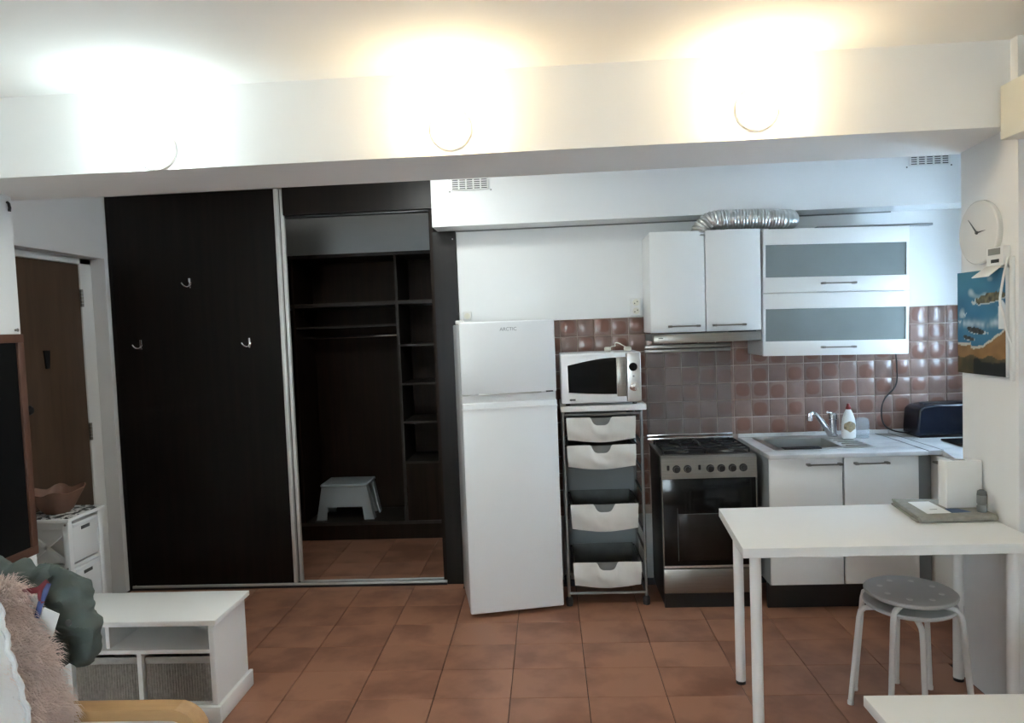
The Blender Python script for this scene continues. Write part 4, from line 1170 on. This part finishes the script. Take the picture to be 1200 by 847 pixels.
# TV bench
o0 = (-1.82, 2.87, 0)
tv = thing('media_bench', 'low white media bench with open shelves and two woven baskets', 'bench', o0)
BX0, BX1, BY0, BY1 = -2.275, -1.392, 2.712, 3.005
B(o0).box(BX0 - 0.01, BX1 + 0.020, BY0 - 0.020, BY1 + 0.012, 0.408, 0.430, 0.003).build('top_board', 'white_laminate', tv)
for x in (BX0, BX1 - 0.022):
    B(o0).box(x, x + 0.022, BY0, BY1, 0.0, 0.408, 0.001).build('side_panel', 'white_laminate', tv)
B(o0).box(BX0 + 0.022, BX1 - 0.022, BY1 - 0.012, BY1, 0.06, 0.408).build('back_panel', 'white_laminate', tv)
B(o0).box(BX0 + 0.022, BX1 - 0.022, BY0 + 0.002, BY1 - 0.012, 0.286, 0.302).build('shelf', 'white_laminate', tv)
B(o0).box(BX0 + 0.022, BX1 - 0.022, BY0 + 0.002, BY1 - 0.012, 0.060, 0.076).build('bottom_board', 'white_laminate', tv)
B(o0).box(-1.858, -1.842, BY0 + 0.02, BY1 - 0.012, 0.302, 0.408).build('divider', 'white_laminate', tv)
B(o0).box(-1.722, -1.704, BY0 + 0.005, BY1 - 0.012, 0.076, 0.286).build('divider', 'white_laminate', tv)
B(o0).box(-2.02, -2.002, BY0 + 0.005, BY1 - 0.012, 0.076, 0.286).build('divider', 'white_laminate', tv)
B(o0).box(BX0, BX1 + 0.018, BY0 - 0.018, BY0, 0.0, 0.072, 0.004).build('plinth', 'white_laminate', tv)
B(o0).box(BX1, BX1 + 0.018, BY0, BY1 + 0.01, 0.0, 0.072, 0.004).build('plinth', 'white_laminate', tv)
def basket(x0, x1, y0, label):
    org = ((x0 + x1) / 2, 2.87, 0.0765)
    t = thing('woven_basket', label, 'basket', org, group='woven baskets in the bench')
    b = B(org)
    z0, z1 = 0.0768, 0.262
    b.box(x0, x0 + 0.006, y0, 2.985, z0, z1); b.box(x1 - 0.006, x1, y0, 2.985, z0, z1)
    b.box(x0, x1, 2.979, 2.985, z0, z1); b.box(x0, x1, y0 + 0.003, 2.985, z0, z0 + 0.006)
    b.box(x0, x1, y0, y0 + 0.004, z0, z1)
    b.build('body', 'basket_weave', t)
    b = B(org)
    n = int((x1 - x0) / 0.011)
    for k in range(n):
        xx = x0 + (k + 0.5) * (x1 - x0) / n
        b.tube([(xx, y0 - 0.001, z0 + 0.002), (xx, y0 - 0.001, z1 - 0.025)], 0.0042, 6)
    o_ = b.build('weave_strands', 'basket_weave', t); o_['kind'] = 'stuff'
    b = B(org); b.box(x0 - 0.001, x1 + 0.001, y0 - 0.005, y0 + 0.003, z1 - 0.026, z1 + 0.003, 0.003)
    b.box(x0 - 0.001, x0 + 0.007, y0, 2.986, z1 - 0.02, z1 + 0.003, 0.003); b.box(x1 - 0.007, x1 + 0.001, y0, 2.986, z1 - 0.02, z1 + 0.003, 0.003)
    b.build('rim', 'basket_rim', t)
basket(-1.696, -1.422, 2.735, 'grey woven basket in the right lower bay of the bench')
basket(-1.996, -1.730, 2.735, 'grey woven basket in the middle lower bay, half behind the jacket')

# ------------------------------------------------------------------ armchair with throws
o0 = (-1.15, 1.5, 0)
ac = thing('armchair', 'armchair with bent light wood armrest at the lower left', 'armchair', o0)
def bent_arm(y0, y1):
    prof_out = [(-1.50, 0.56), (-1.10, 0.562)]
    for k in range(1, 9):
        a = math.pi / 2 * k / 8
        prof_out.append((-1.06 + 0.085 * math.sin(a), 0.562 - 0.085 * (1 - math.cos(a))))
    prof_out += [(-0.985, 0.05), (-0.985, 0.0)]
    # inner offset
    th_ = 0.030
    inner = [(-1.50, 0.56 - th_), (-1.10, 0.562 - th_)]
    for k in range(1, 9):
        a = math.pi / 2 * k / 8
        inner.append((-1.06 + 0.055 * math.sin(a), 0.532 - 0.055 * (1 - math.cos(a))))
    inner += [(-1.015, 0.05), (-1.015, 0.0)]
    b = B(o0)
    n = len(prof_out)
    for i in range(n - 1):
        A, D, E_, F_ = prof_out[i], prof_out[i + 1], inner[i + 1], inner[i]
        b.prism([A, D, E_, F_], 'Y', y0, y1)
    bmesh.ops.remove_doubles(b.bm, verts=b.bm.verts, dist=1e-5)
    b.build('armrest', 'beech', ac)
bent_arm(1.795, 1.850); bent_arm(1.13, 1.185)
for y in (1.822, 1.157):
    B(o0).box(-1.50, -1.46, y - 0.025, y + 0.025, 0.0, 0.56, 0.006).build('rear_leg', 'beech', ac)
    B(o0).box(-1.46, -1.015, y - 0.02, y + 0.02, 0.22, 0.27, 0.004).build('side_rail', 'beech', ac)
B(o0).box(-1.40, -0.92, 1.19, 1.79, 0.27, 0.40, 0.04, 4).build('seat_cushion', 'cloth_grey', ac)
def backx(z):   # front surface of the backrest
    return -1.335 - 0.40 * max(0, z - 0.6) ** 1.15
def back_fn(z): return backx(z)
b = B(o0)
pf = [(back_fn(z), z) for z in (0.38, 0.5, 0.6, 0.7, 0.8, 0.86)] 
pf += [(back_fn(0.9) - 0.015, 0.90), (back_fn(0.9) - 0.05, 0.905)] + [(back_fn(z) - 0.09, z) for z in (0.86, 0.7, 0.55, 0.38)]
b.prism(pf, 'Y', 1.19, 1.79)
b.build('backrest', 'cloth_grey', ac)
# fur throw: base sheet plus strands
o0 = (-1.30, 1.70, 0.40)
ft = thing('fur_throw', 'shaggy pale pink fur throw over the chair back', 'throw', o0)
def fur_surf(u, v):
    """u along Y, v from low front over the top to the back"""
    y = 1.50 + 0.275 * u + 0.01 * noise.noise(Vector((u * 3, v * 6, 1)))
    if v < 0.75:
        z = 0.42 + (0.895 - 0.42) * v / 0.75
        x = back_fn(z) + 0.022
    else:
        a = (v - 0.75) / 0.25 * math.pi * 0.75
        z = 0.885 + 0.05 * math.sin(a); x = back_fn(0.89) - 0.040 + 0.062 * math.cos(a)
    k = 0.012 * noise.noise(Vector((y * 9, z * 9, x * 9)))
    return Vector((x + k, y, z + k * 0.5))
B(o0).grid(lambda u, v: fur_surf(u, v), 24, 40, 0.008).build('hide', 'fur', ft)
def strands():
    rng = random.Random(3)
    vs, fs = [], []
    for k in range(9000):
        u, v = rng.random(), rng.random()
        p = fur_surf(u, v); e = 0.01
        du = fur_surf(min(1, u + e), v) - fur_surf(max(0, u - e), v); dv = fur_surf(u, min(1, v + e)) - fur_surf(u, max(0, v - e))
        n = dv.cross(du)
        n.normalize()
        if n.x < 0 and v < 0.75: n = -n
        if v >= 0.75 and n.z < -0.2: n = -n
        if u > 0.93: n = (n + Vector((0, 0.8 * rng.random(), 0))).normalized()
        if u < 0.06: n = (n + Vector((0, -0.6 * rng.random(), 0))).normalized()
        L = rng.uniform(0.022, 0.045)
        clump = Vector((noise.noise(p * 16), noise.noise(p * 16 + Vector((5, 5, 5))), noise.noise(p * 16 + Vector((9, 2, 7)))))
        d1 = (n + clump * 0.7 + Vector((0, 0, -0.35)) + Vector((rng.gauss(0, .2), rng.gauss(0, .2), rng.gauss(0, .2)))).normalized()
        d2 = (d1 * 0.7 + clump * 0.5 + Vector((0, 0, -0.8))).normalized()
        side = d1.cross(Vector((rng.gauss(0, 1), rng.gauss(0, 1), rng.gauss(0, 1)))).normalized() * 0.0011
        p0 = p - Vector(o0); p1 = p0 + d1 * L * 0.55; p2 = p1 + d2 * L * 0.5
        i = len(vs)
        vs += [p0 - side, p0 + side, p1 + side * .8, p1 - side * .8, p2]
        fs += [(i, i + 1, i + 2, i + 3), (i + 3, i + 2, i + 4)]
    me = bpy.data.meshes.new('fur_strands'); me.from_pydata(vs, [], fs); me.update()
    me.materials.append(M['fur'])
    ob = bpy.data.objects.new('fur_strands', me); C.objects.link(ob); ob.parent = ft; ob['kind'] = 'stuff'
strands()
# white lace cloth over the nearer part of the chair back
o0 = (-1.30, 1.35, 0.40)
lc = thing('lace_cloth', 'white lace-edged cloth over the chair back at the left edge', 'cloth', o0)
def lace_fn(u, v):
    y = 1.17 + (0.405 + 0.105 * v) * u + (0.010 * abs(math.sin(v * 34)) - 0.02 + 0.012 * noise.noise(Vector((0, v * 7, 2)))) * (u > 0.9)
    if v < 0.78:
        z = 0.42 + 0.475 * v / 0.78; x = back_fn(z) + 0.055
    else:
        a = (v - 0.78) / 0.22 * math.pi * 0.8
        z = 0.895 + 0.065 * math.sin(a); x = back_fn(0.89) - 0.03 + 0.085 * math.cos(a)
    return Vector((x + 0.006 * noise.noise(Vector((y * 14, z * 14, 4))), y, z))
B(o0).grid(lace_fn, 40, 90, 0.005).build('cloth_sheet', 'lace', lc)
b = B(o0)
b.tube([tuple(lace_fn(0.985, k / 60)) for k in range(61)], [0.006 + 0.003 * abs(math.sin(k * 1.3)) for k in range(61)], 8)
b.build('lace_edge', 'lace', lc)
# jacket
o0 = (-1.45, 1.88, 0.66)
jk = thing('grey_jacket', 'grey-green jacket hanging over the far corner of the chair back', 'jacket', o0)
def lump(path, rad, name, mt, seed, amp=0.30, seg=56, n=80, flat=(1, 1)):
    p = smooth_pts(path, 3)
    L = [0]
    for a, c in zip(p, p[1:]): L.append(L[-1] + (c - a).length)
    pts = []; rs = []
    for i in range(n + 1):
        s = L[-1] * i / n
        j = max(k for k in range(len(L)) if L[k] <= s + 1e-9); j = min(j, len(L) - 2)
        pts.append(p[j].lerp(p[j + 1], (s - L[j]) / (L[j + 1] - L[j])))
        f = i / n * (len(rad) - 1); k = min(int(f), len(rad) - 2)
        rs.append(rad[k] + (rad[k + 1] - rad[k]) * (f - k))
    b = B(o0); b.tube(pts, rs, seg, flat=flat)
    b.bm.normal_update()
    for v in b.bm.verts:
        q = v.co * 14 + Vector((seed, seed, seed))
        f1 = noise.noise(q) + 0.6 * noise.noise(Vector((v.co.x * 30 + seed, v.co.y * 12, v.co.z * 30)))
        ridge = 1 - abs(noise.noise(Vector((v.co.x * 16 + v.co.z * 10, v.co.y * 8 + seed, v.co.z * 12))))
        n1 = abs(noise.noise(Vector((v.co.x * 11 + v.co.z * 9 + seed, v.co.y * 9, v.co.z * 13 - v.co.x * 7))))
        n2 = abs(noise.noise(Vector((v.co.x * 24 + seed, v.co.y * 16 + v.co.z * 18, v.co.z * 22))))
        v.co += v.normal * (-0.040 * (n1 - 0.22) - 0.012 * (n2 - 0.2) + 0.008 * f1)
    return b.build(name, mt, jk)
lump([(-1.95, 1.87, 0.885), (-1.66, 1.87, 0.90), (-1.50, 1.87, 0.895), (-1.42, 1.87, 0.87)], [0.045, 0.05, 0.07, 0.05], 'shoulder', 'jacket', 3)
lump([(-1.47, 1.885, 0.885), (-1.405, 1.885, 0.87), (-1.365, 1.885, 0.80), (-1.355, 1.885, 0.73), (-1.375, 1.885, 0.665)], [0.045, 0.062, 0.055, 0.055, 0.045], 'sleeve', 'jacket', 8)
lump([(-1.55, 1.885, 0.86), (-1.47, 1.88, 0.80), (-1.42, 1.88, 0.72), (-1.41, 1.88, 0.66)], [0.05, 0.07, 0.07, 0.05], 'front_part', 'jacket', 13)
B(o0).lathe([(0.009, 0), (0.009, -0.004), (0.0, -0.005)], (-1.335, 1.815, 0.80), 12, 'Y').build('button', 'dark_grey', jk)
# lanyard and tag
K_ = 1.035
def on_front(x, z, dy=0.0):
    return (x * K_, 1.70 * K_ + dy, 1.56 + (z - 1.56) * K_)
o0 = on_front(-1.33, 0.85)
ly = thing('lanyard', 'red and blue lanyard ribbon with a white tag on the jacket', 'lanyard', o0)
def ribbon(path, mt, w_=0.008):
    p = smooth_pts([on_front(*q) for q in path], 2)
    b = B(o0); b.tube([tuple(q) for q in p], w_, 8, flat=(1, 0.3)); b.build('ribbon', mt, ly)
ribbon([(-1.400, 0.905), (-1.371, 0.929), (-1.348, 0.932), (-1.325, 0.934), (-1.312, 0.945), (-1.299, 0.956)], 'ribbon_red')
ribbon([(-1.320, 0.934), (-1.322, 0.915), (-1.318, 0.900)], 'ribbon_red')
ribbon([(-1.297, 0.952), (-1.309, 0.925), (-1.324, 0.897), (-1.335, 0.862)], 'ribbon_blue')
b = B(o0); P_ = [(-1.345, 0.842), (-1.302, 0.808), (-1.279, 0.868), (-1.318, 0.886)]
b.hexa([on_front(*q, 0.006) for q in P_], [on_front(*q, 0.008) for q in P_]); b.build('paper_tag', 'paper', ly)
b = B(o0)
b.grid(lambda u, v: on_front(-1.372 + 0.036 * u + 0.014 * v + 0.006 * noise.noise(Vector((u * 4, v * 5, 3))), 0.918 - 0.055 * v + 0.012 * noise.noise(Vector((u * 6, v * 3, 7))), 0.01 + 0.010 * noise.noise(Vector((u * 5, v * 5, 1)))), 14, 14, 0.002)
b.build('crumpled_tissue', 'paper', ly)
